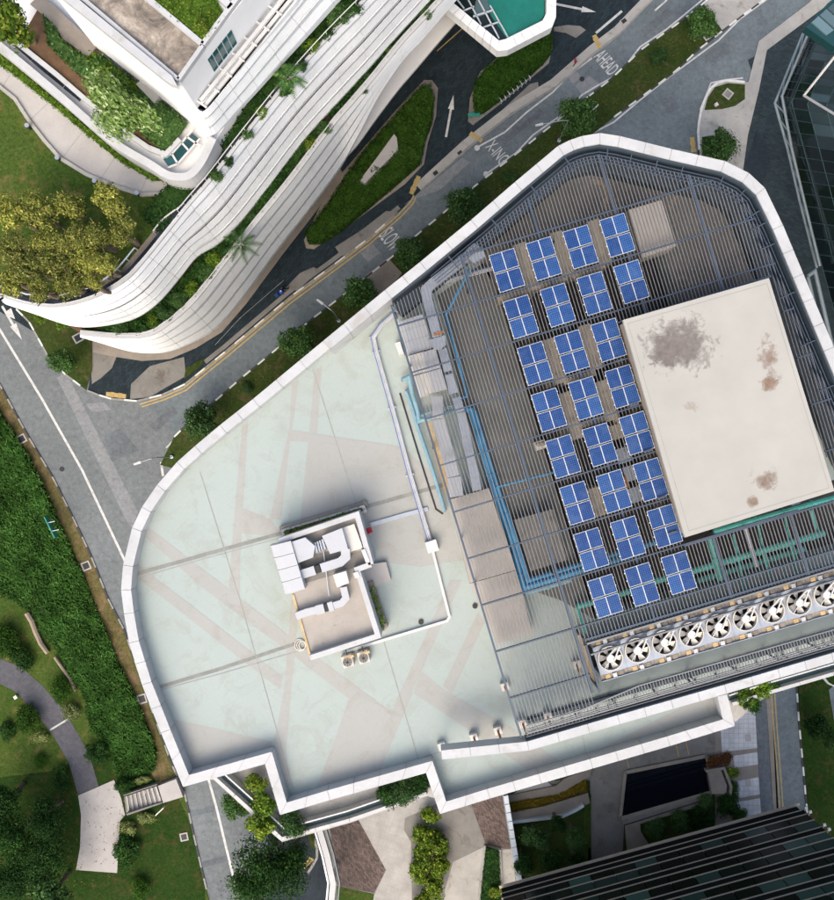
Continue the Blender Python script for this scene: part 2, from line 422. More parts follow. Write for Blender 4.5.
M['steel'] = plain('brushed_steel', (0.42, 0.45, 0.48), 0.35, 0.6)
M['steel_pale'] = plain('pale_painted_steel', (0.50, 0.56, 0.60), 0.4, 0.1)
M['bluewhite'] = plain('blue_white_cable', (0.40, 0.42, 0.47), 0.5)
M['cable_blue'] = plain('blue_cable', (0.12, 0.17, 0.34), 0.5)
M['fan_cream'] = plain('fan_cream', (0.47, 0.45, 0.40), 0.5)
M['fan_white'] = plain('fan_white', (0.48, 0.48, 0.47), 0.4)
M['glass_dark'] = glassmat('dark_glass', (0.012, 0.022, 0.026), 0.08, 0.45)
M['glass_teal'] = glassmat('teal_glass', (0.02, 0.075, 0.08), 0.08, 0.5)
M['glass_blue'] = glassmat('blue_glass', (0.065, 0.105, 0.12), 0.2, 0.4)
M['court'] = surf('teal_court_surface', (0.008, 0.15, 0.122), 0.15, 0.25, 2, 0.6, bmp=0.05)
M['water'] = plain('dark_pool_water', (0.004, 0.005, 0.009), 0.05, 0.0, 0.5)
M['fin_tan'] = plain('tan_sunshade', (0.36, 0.31, 0.245), 0.5)
M['tower_glass'] = glassmat('tower_glass', (0.006, 0.010, 0.010), 0.25, 0.15)
M['tower_blind'] = glassmat('tower_blind', (0.03, 0.062, 0.058), 0.25, 0.2)
M['bark'] = surf('bark', (0.13, 0.10, 0.07), 0.3, 3, 10, 0.95)
M['wood'] = surf('weathered_wood', (0.28, 0.23, 0.17), 0.25, 1, 9, 0.9)
M['leaf_street'] = leafmat('street_tree_leaves', [(0.0, (0.022, 0.06, 0.02)), (0.55, (0.05, 0.115, 0.036)), (1.0, (0.11, 0.20, 0.06))])
M['leaf_yellow'] = leafmat('yellow_green_leaves', [(0.0, (0.075, 0.11, 0.025)), (0.5, (0.165, 0.195, 0.05)), (0.85, (0.27, 0.28, 0.075)), (1.0, (0.46, 0.42, 0.13))], obj_var=0.35, nsc=0.6, lo=0.6, hi=1.25)
M['leaf_pale'] = leafmat('pale_blossom_leaves', [(0.0, (0.08, 0.15, 0.035)), (0.6, (0.16, 0.26, 0.08)), (0.85, (0.22, 0.33, 0.12)), (1.0, (0.55, 0.6, 0.42))])
M['leaf_hedge'] = leafmat('hedge_leaves', [(0.0, (0.012, 0.042, 0.007)), (0.5, (0.03, 0.085, 0.012)), (1.0, (0.075, 0.15, 0.025))], nsc=1.4, lo=0.6, hi=1.2)
M['leaf_bright'] = leafmat('bright_shrub_leaves', [(0.0, (0.035, 0.09, 0.012)), (0.5, (0.08, 0.17, 0.02)), (1.0, (0.2, 0.27, 0.04))])
M['leaf_gold'] = leafmat('golden_hedge_leaves', [(0.0, (0.04, 0.095, 0.012)), (0.55, (0.10, 0.17, 0.02)), (0.85, (0.17, 0.24, 0.03)), (1.0, (0.38, 0.36, 0.06))])
M['leaf_dark'] = leafmat('dark_leaves', [(0.0, (0.008, 0.032, 0.009)), (0.6, (0.020, 0.06, 0.015)), (1.0, (0.055, 0.12, 0.028))])
M['leaf_tall'] = leafmat('tall_grass_blades', [(0.0, (0.026, 0.082, 0.018)), (0.6, (0.044, 0.12, 0.026)), (1.0, (0.09, 0.18, 0.045))], nsc=0.45, lo=0.5, hi=1.3)
M['leaf_sage'] = leafmat('sage_leaves', [(0.0, (0.10, 0.14, 0.04)), (1.0, (0.28, 0.32, 0.14))])
M['leaf_orange'] = leafmat('amber_groundcover', [(0.0, (0.07, 0.07, 0.01)), (1.0, (0.26, 0.17, 0.02))])
M['leaf_red'] = leafmat('red_leaves', [(0.0, (0.05, 0.03, 0.015)), (0.6, (0.14, 0.03, 0.025)), (1.0, (0.08, 0.10, 0.02))])
M['fallen'] = leafmat('fallen_leaves', [(0.0, (0.16, 0.08, 0.03)), (0.5, (0.30, 0.20, 0.06)), (1.0, (0.10, 0.06, 0.03))])
M['skin'] = plain('skin', (0.42, 0.26, 0.18), 0.6)
M['hair'] = plain('black_hair', (0.012, 0.010, 0.010), 0.5)
M['cloth_dark'] = plain('dark_cloth', (0.015, 0.016, 0.022), 0.9)
M['cloth_red'] = plain('red_cloth', (0.32, 0.015, 0.025), 0.9)
M['cloth_blue'] = plain('blue_cloth', (0.02, 0.07, 0.50), 0.9)
M['cloth_navy'] = plain('navy_paint', (0.012, 0.05, 0.14), 0.35)
M['helmet'] = plain('cream_helmet', (0.62, 0.55, 0.34), 0.3)
M['sign_green'] = plain('green_sign', (0.02, 0.22, 0.17), 0.4)

def solar_mat():
    m, nt, b = nmat('solar_cells')
    tc = nt.nodes.new('ShaderNodeTexCoord')
    br = nt.nodes.new('ShaderNodeTexBrick'); nt.links.new(tc.outputs['Object'], br.inputs['Vector'])
    br.offset = 0.0
    br.inputs['Color1'].default_value = (0.005, 0.028, 0.115, 1); br.inputs['Color2'].default_value = (0.008, 0.042, 0.15, 1)
    br.inputs['Mortar'].default_value = (0.06, 0.12, 0.27, 1); br.inputs['Scale'].default_value = 1.0
    br.inputs['Brick Width'].default_value = 0.165; br.inputs['Row Height'].default_value = 0.165; br.inputs['Mortar Size'].default_value = 0.011
    oi = nt.nodes.new('ShaderNodeObjectInfo'); kk = ramp(nt, oi.outputs['Random'], [(0.0, (0.72, 0.78, 0.85)), (0.8, (1.1, 1.08, 1.05)), (1.0, (1.5, 1.4, 1.25))])
    cc = mix(nt, 1.0, br.outputs[0], kk, 'MULTIPLY')
    ds = noise(nt, 0.8, 5, 0.7, geo_pos(nt)); fd = ramp(nt, ds, [(0.5, (0,)*3), (0.8, (0.25,)*3)]); cc = mix(nt, fd, cc, (0.16, 0.2, 0.26))
    nt.links.new(cc, b.inputs['Base Color']); b.inputs['Roughness'].default_value = 0.35
    b.inputs['Specular IOR Level'].default_value = 0.2; return m
M['solar'] = solar_mat()
M['alu'] = plain('aluminium_frame', (0.56, 0.57, 0.58), 0.35, 0.2)
def slab_mat():
    """cream roof of the plant room with three rust-brown stains of their own shape"""
    m, nt, b = nmat('stained_cream_roof'); pos = geo_pos(nt)
    n1 = noise(nt, 0.3, 5, 0.6, pos)
    c = ramp(nt, n1, [(0.3, (0.30, 0.295, 0.265)), (0.7, (0.335, 0.33, 0.30))])
    nf = noise(nt, 0.9, 8, 0.72, pos, 0.4)
    for (px, py, rx, ry, col, dens) in ((680, 345, 2.1, 1.75, (0.11, 0.097, 0.087), 0.45), (667, 357, 1.2, 1.6, (0.11, 0.097, 0.087), 0.2), (769, 360, 1.1, 2.3, (0.15, 0.105, 0.08), -0.05),
                                  (763, 480, 1.15, 1.1, (0.13, 0.095, 0.07), 0.1), (752, 501, 0.45, 0.5, (0.14, 0.10, 0.07), 0.2), (693, 407, 1.0, 0.9, (0.2, 0.165, 0.125), -0.25), (770, 383, .6, .7, (0.15, 0.105, 0.075), 0.1)):
        p = W(px, py, 41.5)
        sub = nt.nodes.new('ShaderNodeVectorMath'); sub.operation = 'SUBTRACT'; nt.links.new(pos, sub.inputs[0]); sub.inputs[1].default_value = p
        div = nt.nodes.new('ShaderNodeVectorMath'); div.operation = 'DIVIDE'; nt.links.new(sub.outputs[0], div.inputs[0]); div.inputs[1].default_value = (rx, ry, 50)
        ln = nt.nodes.new('ShaderNodeVectorMath'); ln.operation = 'LENGTH'; nt.links.new(div.outputs[0], ln.inputs[0])
        a = nt.nodes.new('ShaderNodeMath'); a.operation = 'MULTIPLY_ADD'; nt.links.new(nf, a.inputs[0]); a.inputs[1].default_value = 3.4; a.inputs[2].default_value = -0.9+dens
        s_ = nt.nodes.new('ShaderNodeMath'); s_.operation = 'SUBTRACT'; nt.links.new(a.outputs[0], s_.inputs[0]); nt.links.new(ln.outputs['Value'], s_.inputs[1])
        f = ramp(nt, s_.outputs[0], [(0.0, (0,)*3), (0.18, (0.45,)*3), (0.6, (0.93,)*3)])
        nc = noise(nt, 2.5, 4, 0.7, pos); cc = ramp(nt, nc, [(0.3, sc3(col, 0.85)), (0.7, sc3(col, 1.4))])
        c = mix(nt, f, c, cc)
    ns = noise(nt, 1.8, 6, 0.75, pos, 0.8); f = ramp(nt, ns, [(0.68, (0,)*3), (0.76, (0.7,)*3)]); c = mix(nt, f, c, (0.25, 0.20, 0.155))
    nt.links.new(c, b.inputs['Base Color']); b.inputs['Roughness'].default_value = 0.85; return m
M['slab_roof'] = slab_mat()
def dirty_roof():
    m, nt, b = nmat('mouldy_concrete_roof'); pos = geo_pos(nt)
    n1 = noise(nt, 0.35, 7, 0.72, pos, 0.9); n2 = noise(nt, 2.2, 6, 0.8, pos, 0.5)
    c = ramp(nt, n1, [(0.34, (0.07, 0.062, 0.05)), (0.5, (0.24, 0.205, 0.165)), (0.66, (0.42, 0.37, 0.30))])
    k = ramp(nt, n2, [(0.3, (0.55,)*3), (0.7, (1.2,)*3)]); c = mix(nt, 1.0, c, k, 'MULTIPLY')
    nt.links.new(c, b.inputs['Base Color']); b.inputs['Roughness'].default_value = 0.9; return m
M['mouldy'] = dirty_roof()

# ---------------------------------------------------------------- foliage helpers
def rdir(up=0.0):
    while True:
        v = Vector((random.uniform(-1, 1), random.uniform(-1, 1), random.uniform(-1, 1)))
        if 0.05 < v.length < 1:
            v.normalize()
            if v.z > -1+up or random.random() < 0.4: return v
def leaf_quad(mb, p, n, s):
    n = (n + Vector((random.uniform(-.7, .7), random.uniform(-.7, .7), random.uniform(-.4, .7)))).normalized()
    t = n.cross(Vector((random.uniform(-1, 1), random.uniform(-1, 1), random.uniform(-1, 1))))
    if t.length < 1e-3: t = n.cross(Vector((1, 0, 0)))
    t.normalize(); b = n.cross(t); a = s*random.uniform(.6, 1.25); w = a*random.uniform(.45, .75)
    mb.add([p-t*a*.5, p+b*w*.5, p+t*a*.5, p-b*w*.5], [(0, 1, 2, 3)])
def crown_mesh(name, mat, R=1.0, flat=0.75, n=2600, leaf=0.11, clumps=18, spread=0.62, ax=1.0, cr=(.26, .46)):
    """unit crown: leaf-sized faces on many small clumps, centred on the origin"""
    mb = MB(); cl = []
    for i in range(clumps):
        d = rdir(0.9); k = spread*(random.random()**0.45)
        cl.append((Vector((d.x*k*R*ax, d.y*k*R, d.z*k*R*flat)), R*random.uniform(*cr)))
    for i in range(n):
        c, r = random.choice(cl); d = rdir(0.85)
        p = c + Vector((d.x, d.y, d.z*0.85))*r*random.uniform(.55, 1.1)
        leaf_quad(mb, p, d, leaf)
    me = bpy.data.meshes.new(name); me.from_pydata(mb.v, [], mb.f); me.materials.append(mat); return me
def trunk_mesh(name, h, r, reach):
    mb = MB()
    mb.tube([(0, 0, -0.05), (0.04*h, 0.02*h, h*.4), (0.02*h, -.02*h, h*.8), (0, 0, h)], [r, r*.8, r*.6, r*.35], 7)
    for i in range(5):
        a = i*1.26+.4; q = reach*random.uniform(.5, .8)
        mb.tube([(0.02*h, 0, h*.55), (math.cos(a)*q*.5, math.sin(a)*q*.5, h*.8), (math.cos(a)*q, math.sin(a)*q, h*(1.0+.1*random.random()))], [r*.45, r*.3, r*.12], 5)
    me = bpy.data.meshes.new(name); me.from_pydata(mb.v, [], mb.f); me.materials.append(M['bark'])
    return me
CROWN = {}
def crowns(kind):
    if kind in CROWN: return CROWN[kind]
    spec = {'street': ('leaf_street', 4600, .115, 26, .70), 'yellow': ('leaf_yellow', 3400, .115, 20, .68), 'dark': ('leaf_dark', 4200, .12, 26, .74),
            'big': ('leaf_dark', 9000, .062, 46, .78), 'pale': ('leaf_pale', 5200, .12, 30, .78), 'bright': ('leaf_bright', 1700, .17, 15, .66), 'gold': ('leaf_gold', 1600, .17, 14, .62),
            'hedge': ('leaf_hedge', 3600, .10, 34, .68), 'sage': ('leaf_sage', 1300, .15, 14, .6), 'red': ('leaf_red', 900, .2, 12, .6)}[kind]
    CROWN[kind] = [crown_mesh('crown_'+kind, M[spec[0]], n=spec[1], leaf=spec[2], clumps=spec[3], spread=spec[4]) for _ in range(3)]
    return CROWN[kind]
TRUNKS = [trunk_mesh('trunk_a', 1.0, .045, .35), trunk_mesh('trunk_b', 1.0, .05, .3)]
def tree(name, x, y, rpx, base, height, kind, label, cat='tree', group=None, asp=(1, 1), rot=None, flat=1.0):
    """crown seen at photo pixel (x, y); stands at height base"""
    zc = base+height*0.68; R = rpx/ppm(zc); c = W(x, y, zc)
    root = thing(name, (c.x, c.y, base), label, cat, group)
    t = bpy.data.objects.new('trunk', random.choice(TRUNKS)); C.objects.link(t); t.parent = root
    t.scale = (height*.9, height*.9, height*.72); t.rotation_euler = (0, 0, random.uniform(0, 6))
    k = bpy.data.objects.new('crown', random.choice(crowns(kind))); C.objects.link(k); k.parent = root
    k.location = (0, 0, height*.68); k.scale = (R*1.28*asp[0], R*1.28*asp[1], min(R*1.25, height*.45)*flat)
    k.rotation_euler = (0, 0, random.uniform(0, 6) if rot is None else rot)
    return root
def shrub(name, x, y, rpx, base, kind, label, cat='shrub', group=None, asp=(1, 1), rot=None, hk=0.75):
    z = base+0.5; R = rpx/ppm(z); c = W(x, y, z)
    root = thing(name, (c.x, c.y, base), label, cat, group)
    t = bpy.data.objects.new('stem', random.choice(TRUNKS)); C.objects.link(t); t.parent = root
    t.scale = (R*.9, R*.9, R*.6)
    k = bpy.data.objects.new('foliage', random.choice(crowns(kind))); C.objects.link(k); k.parent = root
    k.location = (0, 0, R*hk*.7); k.scale = (R*asp[0]*1.25, R*asp[1]*1.25, R*hk*1.1); k.rotation_euler = (0, 0, random.uniform(0, 6) if rot is None else rot)
    return root
def hedge_mesh(name, px, z0, h, mat, parent=None, dens=55, leaf=.24, wob=.6, core=True):
    P = wpoly(px, z0+h); mb = MB()
    xs = [p.x for p in P]; ys = [p.y for p in P]
    if core: mb.prism([p for p in offset_line(P, 0)], z0, z0+h*.4)
    A = abs(sum(P[i].x*P[(i+1) % len(P)].y-P[(i+1) % len(P)].x*P[i].y for i in range(len(P))))/2
    ph = [random.uniform(0, 6) for _ in range(4)]
    n = int(A*dens); k = 0
    while k < n:
        p = (random.uniform(min(xs), max(xs)), random.uniform(min(ys), max(ys)))
        if not inside(p, P): continue
        k += 1
        b = .5*math.sin(p[0]*2.1+ph[0]+1.3*math.sin(p[1]*1.1))+.5*math.sin(p[1]*2.4+ph[1]+math.sin(p[0]*1.7+ph[2]))
        ed = min(((Vector(p)-(P[i]+(P[(i+1) % len(P)]-P[i])*max(0, min(1, (Vector(p)-P[i]).dot(P[(i+1) % len(P)]-P[i])/max(1e-6, (P[(i+1) % len(P)]-P[i]).length_squared))))).length for i in range(len(P))))
        rd_ = math.sqrt(max(0.0, 1-(1-min(1, ed/.9))**2))
        z = z0+h*((.45+.36*rd_)+.16*b*wob*2)+random.uniform(-.1, .1)*h
        leaf_quad(mb, Vector((p[0], p[1], z)), Vector((.3*math.cos(p[0]*2), .3*math.sin(p[1]*2), 1)), leaf)
    for i in range(len(P)):
        a, b = P[i], P[(i+1) % len(P)]; L = (b-a).length
        nn = Vector((b.y-a.y, a.x-b.x, 0)).normalized()
        for j in range(int(L*h*dens*.7)):
            q = a+(b-a)*random.random()
            leaf_quad(mb, Vector((q.x+random.uniform(-.14, .14), q.y+random.uniform(-.14, .14), z0+h*random.uniform(.05, .95))), nn, leaf)
    return mb.build(name, mat, parent, recalc=False)
def hedge(name, px, z0, h, mat, label, cat='hedge', group=None, **kw):
    o = hedge_mesh(name, px, z0, h, mat, **kw); return tag(o, label, cat, group)
def scatter_blades(name, px, z, n, hgt, mat, label, cat, wid=.07, kind='stuff', lean=.5):
    P = wpoly(px, z); xs = [p.x for p in P]; ys = [p.y for p in P]; mb = MB(); k = 0
    while k < n:
        p = Vector((random.uniform(min(xs), max(xs)), random.uniform(min(ys), max(ys))))
        if not inside(p, P): continue
        k += 1
        cl = .5+.5*math.sin(p.x*1.7+math.sin(p.y*.9)*2)*math.sin(p.y*1.3+math.cos(p.x)*1.5); cl = cl*.75+.25*math.sin(p.x*.6+p.y*.45)
        a = random.uniform(0, 6.283); h = hgt*random.uniform(.5, 1.1)*(.55+.7*cl); d = Vector((math.cos(a), math.sin(a))); s = Vector((-d.y, d.x))*wid*random.uniform(.7, 1.4)
        q = p+d*h*lean*.35; e = p+d*h*lean*random.uniform(.8, 1.2)
        mb.add([(p.x-s.x, p.y-s.y, z), (p.x+s.x, p.y+s.y, z), (q.x+s.x, q.y+s.y, z+h*.6), (q.x-s.x, q.y-s.y, z+h*.6), (e.x, e.y, z+h*.85)], [(0, 1, 2, 3), (3, 2, 4)])
    o = mb.build(name, mat, recalc=False); return tag(o, label, cat, kind=kind)
def scatter_leaves(name, px, z, n, mat, label, size=.16):
    P = wpoly(px, z); xs = [p.x for p in P]; ys = [p.y for p in P]; mb = MB(); k = 0
    while k < n:
        p = (random.uniform(min(xs), max(xs)), random.uniform(min(ys), max(ys)))
        if not inside(p, P): continue
        k += 1; leaf_quad(mb, Vector((p[0], p[1], z+.04)), Vector((0, 0, 2.5)), size)
    return tag(mb.build(name, mat, recalc=False), label, 'leaves', kind='stuff')

# ---------------------------------------------------------------- ground and streets
def big_ground():
    o = mk('ground', [(-900, -900, -.03), (900, -900, -.03), (900, 900, -.03), (-900, 900, -.03)], [(0, 1, 2, 3)], M['ground'], recalc=False)
    o['kind'] = 'structure'
big_ground()
LK = [(-60, 275), (-15, 360), (2, 389), (26, 433), (53, 478), (74, 520), (90, 554), (108, 599), (124, 630), (150, 705), (171, 763), (184, 791), (192, 828), (202, 871), (209, 900), (222, 960)]
SK = [(137, 401), (163, 394.5), (185, 384), (200, 372), (226, 351), (290, 297), (332, 266), (369, 238), (403, 208), (421, 190), (468, 148), (513, 113), (556, 87), (595, 53), (620, 34), (646, 6), (690, -38)]
VK = [(158, 463), (174, 437), (182, 429), (216, 400), (240, 379), (279, 347), (313, 318), (342, 296), (393, 256), (413, 238), (442, 214), (476, 185), (516, 154), (563, 116), (611, 79), (643, 48), (677, 24), (704, 3), (745, -35)]
RK = [(560, 160), (614, 117), (640, 98), (677, 70), (698, 50), (730, 25), (762, 1), (800, -30)]
sheet('road', LK + [(330, 960), (330, 760), (260, 560), (240, 440), (225, 380), (150, 370), (96, 336), (30, 290), (-60, 225)], 0.0, M['road_pale'])
sheet('street', SK + [(745, -35)] + VK[-2:0:-1] + [(166, 418)], .006, M['road_grey'])
sheet('street', [(545, 200), (560, 160)] + RK[1:] + [(880, -60), (809, 2), (759, 41), (748, 83), (713, 84), (699, 112), (697, 165), (720, 220)], .006, M['road_grey'])
sheet('driveway', [(-20, 300), (92, 366), (88, 390), (108, 398), (137, 401)] + SK[1:] + [(380, -80), (200, 60), (60, 240)], .010, M['drive_paver'])
# repair patches and lighter aprons
for px, m in (([(57, 378), (66, 372), (138, 512), (132, 528), (126, 520)], 'patch_light'),
              ([(86, 404), (104, 402), (112, 410), (92, 412)], 'patch_light'),
              ([(189, 811), (214, 806), (215, 811), (190, 817)], 'patch_dark'), ([(202, 862), (240, 852), (241, 857), (203, 868)], 'patch_dark'), ([(150, 425), (172, 405), (178, 412), (156, 432)], 'patch_dark'), ([(104, 436), (120, 428), (138, 450), (112, 462)], 'patch_dark'),
              ([(404, 205), (412, 200), (440, 190), (470, 162), (462, 158), (430, 184)], 'patch_light'),
              ([(575, 85), (590, 76), (600, 84), (584, 98)], 'patch_light'), ([(566, 74), (574, 69), (582, 77), (573, 84)], 'patch_light'),
              ([(500, 140), (525, 122), (540, 108), (545, 113), (520, 132), (505, 145)], 'patch_dark'),
              ([(640, 30), (668, 8), (672, 14), (646, 36)], 'patch_dark'), ([(660, 100), (672, 96), (680, 108), (668, 114)], 'patch_dark'),
              ([(705, 55), (725, 40), (732, 52), (712, 66)], 'patch_dark'), ([(360, 253), (372, 243), (380, 253), (368, 262)], 'patch_light')):
    PZ = globals().get('PZ', .0105)+.0005; sheet('road_patch', px, PZ, M[m])
for px in ([(88, 338), (119, 350), (112, 368), (101, 378), (92, 384)], [(130, 399), (131, 384), (150, 366), (184, 357), (186, 376), (165, 388), (150, 397)],
           [(285, 288), (300, 273), (313, 267), (320, 270), (297, 291)], [(335, 247), (363, 229), (386, 211), (398, 212), (380, 230), (350, 254), (341, 256)],
           [(470, 145), (484, 127), (530, 84), (538, 82), (540, 96), (513, 109)], [(554, 27), (568, 25), (580, 26), (586, 30), (576, 38), (566, 33), (554, 31)]):
    sheet('pavement_apron', px, .016, M['concrete_grey'])
sheet('pavement', [(92, 352), (110, 356), (142, 361), (170, 359), (196, 348), (222, 332), (246, 304), (283, 254), (314, 214), (343, 174), (336, 160), (80, 320)], .02, M['concrete_warm'])
ribbon('pavement', [(418, 187), (465, 144), (510, 109), (553, 83), (592, 49), (617, 30), (643, 3), (680, -36)], .024, 1.0, M['concrete'])
ribbon('pavement', [(205, 362), (224, 347), (288, 292.5), (330, 262), (367, 234), (399, 207)], .024, .55, M['concrete_grey'])

def kerb(px, label=None, z=.12, w=.2, step=1.15, alt=True, m1='kerb_white', m2='kerb_black', start=0, name='kerb'):
    root = struct_root(name, W(px[0][0], px[0][1], 0))
    pts = wpoly(px, z); P = resample(pts, step)
    mb = {}
    for i in range(len(P)-1):
        a, b = P[i], P[i+1]; d = (b-a); L = d.length
        if L < .05: continue
        q = MB().box(((a.x+b.x)/2, (a.y+b.y)/2, -.05), (L-.03, w, z+.05), math.atan2(d.y, d.x))
        q.build('kerb_stone', M[m1] if (not alt or (i+start) % 2 == 0) else M[m2], root)
    return root
kerb(LK[1:12], alt=True, m1='kerb_grey', m2='kerb_black', step=1.4)
kerb(LK[11:15], alt=True, m1='kerb_grey', m2='kerb_black', step=1.4)
kerb(VK[1:], step=1.15)
kerb(RK[1:], step=1.15)
kerb([(16, 309), (29, 322), (50, 360), (66, 375), (86, 390)], m1='kerb_white', m2='kerb_grey')
kerb([(87, 390.5), (108, 398.5)] + SK[:9], alt=True, m1='kerb_grey', m2='kerb_white', step=1.6)
kerb(SK[9:], alt=False, m1='kerb_grey', step=1.4)

# verges
def grass_bed(px, m, z=.1, name='grass_verge'):
    o = slab(name, px, -.02, z, M[m]); o['kind'] = 'structure'; return o
grass_bed(VK[1:-1] + [(745, -35), (800, -30)] + RK[-2::-1] + [(560, 190), (480, 240), (380, 320), (300, 390), (240, 440), (180, 470), (160, 465)], 'verge')
grass_bed([(16, 309), (29, 322), (50, 360), (66, 375), (86, 390), (92, 370), (92, 338), (60, 310), (40, 300)], 'verge')
grass_bed([(184, 379), (200, 367), (206, 357), (186, 368)], 'verge', .09)
grass_bed(LK[:13] + [(192, 828), (202, 871), (209, 900), (222, 960), (-150, 960), (-150, 275)], 'lawn', .08, 'lawn')
ribbon('brown_verge', [(-10, 388), (16, 436), (43, 482), (63, 524), (79, 558), (97, 603), (113, 634), (138, 709), (160, 767), (176, 796)], .092, 2.6, M['brown_verge'])
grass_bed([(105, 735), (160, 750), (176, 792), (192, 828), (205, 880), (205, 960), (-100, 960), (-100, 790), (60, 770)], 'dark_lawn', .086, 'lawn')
sheet('verge_crossing', [(366, 275), (388, 258), (402, 273), (391, 288), (372, 300)], .106, M['concrete_warm'])
sheet('verge_crossing', [(704, 4), (735, -22), (770, -6), (754, 8), (722, 30)], .106, M['concrete'])

# road markings
def stripe(px, w=.14, m='paint_white', z=.018): return ribbon('road_line', px, z, w, M[m])
stripe([(-40, 265), (0, 330), (42, 399), (82, 470), (124, 559), (160, 650), (209, 781), (216, 806), (226, 847), (239, 900), (252, 950)], .3)
for off in (3.0, 6.2):
    pp = [(141, 405), (163, 398), (185, 388.5), (200, 376), (226, 355), (290, 301), (332, 270), (369, 242), (400, 215), (412, 202), (415, 196)]
    o2 = offset_line([Vector(p) for p in pp], 0)
    stripe([(x+off*.62-3, y+off*.78-3) for x, y in pp], .17, 'paint_yellow')
stripe([(476, 148), (505, 132), (527, 112), (553, 92), (569, 75), (592, 58)], .2)
stripe([(486, 174), (516, 153), (533, 135), (564, 113), (582, 95), (595, 87), (620, 73), (640, 47), (667, 29), (701, 1), (735, -30)], .2)
stripe([(585, 137), (614, 122), (640, 100), (669, 77), (719, 40), (740, 19), (767, -1), (800, -27)], .2)
stripe([(655, 10.5), (667, 0)], .2); stripe([(596, 33), (622, 11)], .3); stripe([(161, 462), (163, 476)], .3); stripe([(166, 448), (175, 439)], .2)
stripe([(700, 110), (711, 83), (724, 80), (743, 78)], .2)
stripe([(306, 900), (318, 886)], .3); stripe([(295, 912), (304, 902)], .3)
stripe([(437, 51), (464, 27)], .12, 'paint_yellow'); stripe([(215, 345), (240, 318), (284, 280)], .03)
for x, y in ((477, 148), (486, 174)):
    c = W(x, y, 0); MB().tube([(c.x, c.y, .0), (c.x, c.y, .02)], .35, 12).build('road_dot', M['paint_white'])['kind'] = 'structure'
def arrow(x0, y0, x1, y1, w=.28, head=.75, hl=1.8):
    a, b = W(x0, y0, .02).xy, W(x1, y1, .02).xy; d = (b-a).normalized(); n = Vector((-d.y, d.x)); m = b-d*hl
    P = [a+n*w/2, a-n*w/2, m-n*w/2, m-n*head/2, b, m+n*head/2, m+n*w/2]
    o = mk('road_arrow', [(p.x, p.y, .02) for p in P], [tuple(range(7))], M['paint_white'], recalc=False); o['kind'] = 'structure'
    if o.data.polygons[0].normal.z < 0: o.data.polygons[0].flip()
arrow(446, 137, 453.5, 95); arrow(556, 4, 596, 12); arrow(2, 306, 22, 340, .3, .9, 2.2)
sheet('road_arrow', [(5, 312), (11, 308), (15, 319), (10, 317), (10, 321)], .021, M['paint_white'])
def rumble(pts, n=5):
    for i in range(n):
        t = (i+.5)/n; x = pts[0][0]+(pts[1][0]-pts[0][0])*t; y = pts[0][1]+(pts[1][1]-pts[0][1])*t
        c = W(x, y, .03); a = math.atan2(-(pts[1][1]-pts[0][1]), pts[1][0]-pts[0][0]); L = (W(*pts[1], 0)-W(*pts[0], 0)).length/n
        MB().box((c.x, c.y, .0), (L*.96, .55+.12*(i % 2), .034), a).build('tactile_strip', M['paint_yellow'])['kind'] = 'structure'
rumble(((106, 394), (126, 396.5))); rumble(((470, 133), (482, 141))); rumble(((594, 35), (600, 48))); rumble(((411, 194), (419, 176)))
rumble(((701, 119), (703, 132)), 4); rumble(((748, 86), (758, 92)), 4); rumble(((303, 868), (312, 858)), 4); rumble(((812, 8), (816, -4)), 4); rumble(((692, 137), (694, 152)), 4)
def road_text(s, x, y, w_px, h_px, rot):
    cu = bpy.data.curves.new('t', 'FONT'); cu.body = s; cu.align_x = 'CENTER'; cu.align_y = 'CENTER'; cu.size = 1; cu.offset = .004
    ob = bpy.data.objects.new('t', cu); C.objects.link(ob)
    bpy.context.view_layer.update()
    dim = ob.dimensions.copy()
    me = bpy.data.meshes.new_from_object(ob.evaluated_get(bpy.context.evaluated_depsgraph_get())); bpy.data.objects.remove(ob)
    me.materials.clear(); me.materials.append(M['paint_letter'])
    o = bpy.data.objects.new('road_lettering', me); C.objects.link(o); o.location = W(x, y, .02); o.rotation_euler = (0, 0, rot)
    k = 1/ppm(0); o.scale = (w_px*k/dim.x, h_px*k/dim.y, 1); o['kind'] = 'structure'; return o
road_text('SLOW', 390, 239.5, 20, 17, math.radians(-54))
road_text('X-ING', 497, 153, 24, 13, math.radians(-50)); road_text('AHEAD', 606, 63, 25, 14, math.radians(-50))

# right-hand footpath, planted island, plaza
sheet('plaza', [(748, 60), (768, 48), (822, 8), (860, -30), (1000, -30), (1000, 420), (700, 420), (735, 200), (743, 166), (757, 90)], .03, M['paver_dark'])
sheet('plaza_strip', [(745, 165), (757, 128), (768, 150), (771, 165), (760, 190)], .036, M['road_dark'])
fp = slab('footpath', [(840, -25), (809, 2.5), (759, 41), (748.5, 82), (743, 82), (727, 80), (713, 84), (705, 98), (701, 111), (698, 129), (700, 156), (720, 185), (742, 178), (748, 135), (759, 90), (767, 50), (822, 9), (860, -22)], -.02, .12, M['concrete']); fp['kind'] = 'structure'
grass_bed([(745, 84.5), (728, 83), (715, 87), (708, 97), (704.5, 110), (722, 109), (735, 106), (745, 99)], 'verge', .14, 'grass_island')
grass_bed([(702, 137), (722, 134), (734, 150), (726, 160), (703, 158)], 'verge', .14, 'grass_island')
kerb([(745, 82), (727, 80), (713, 84), (705, 98), (701, 111), (698, 129), (700, 156)], alt=False, m1='kerb_white', z=.15, w=.28)
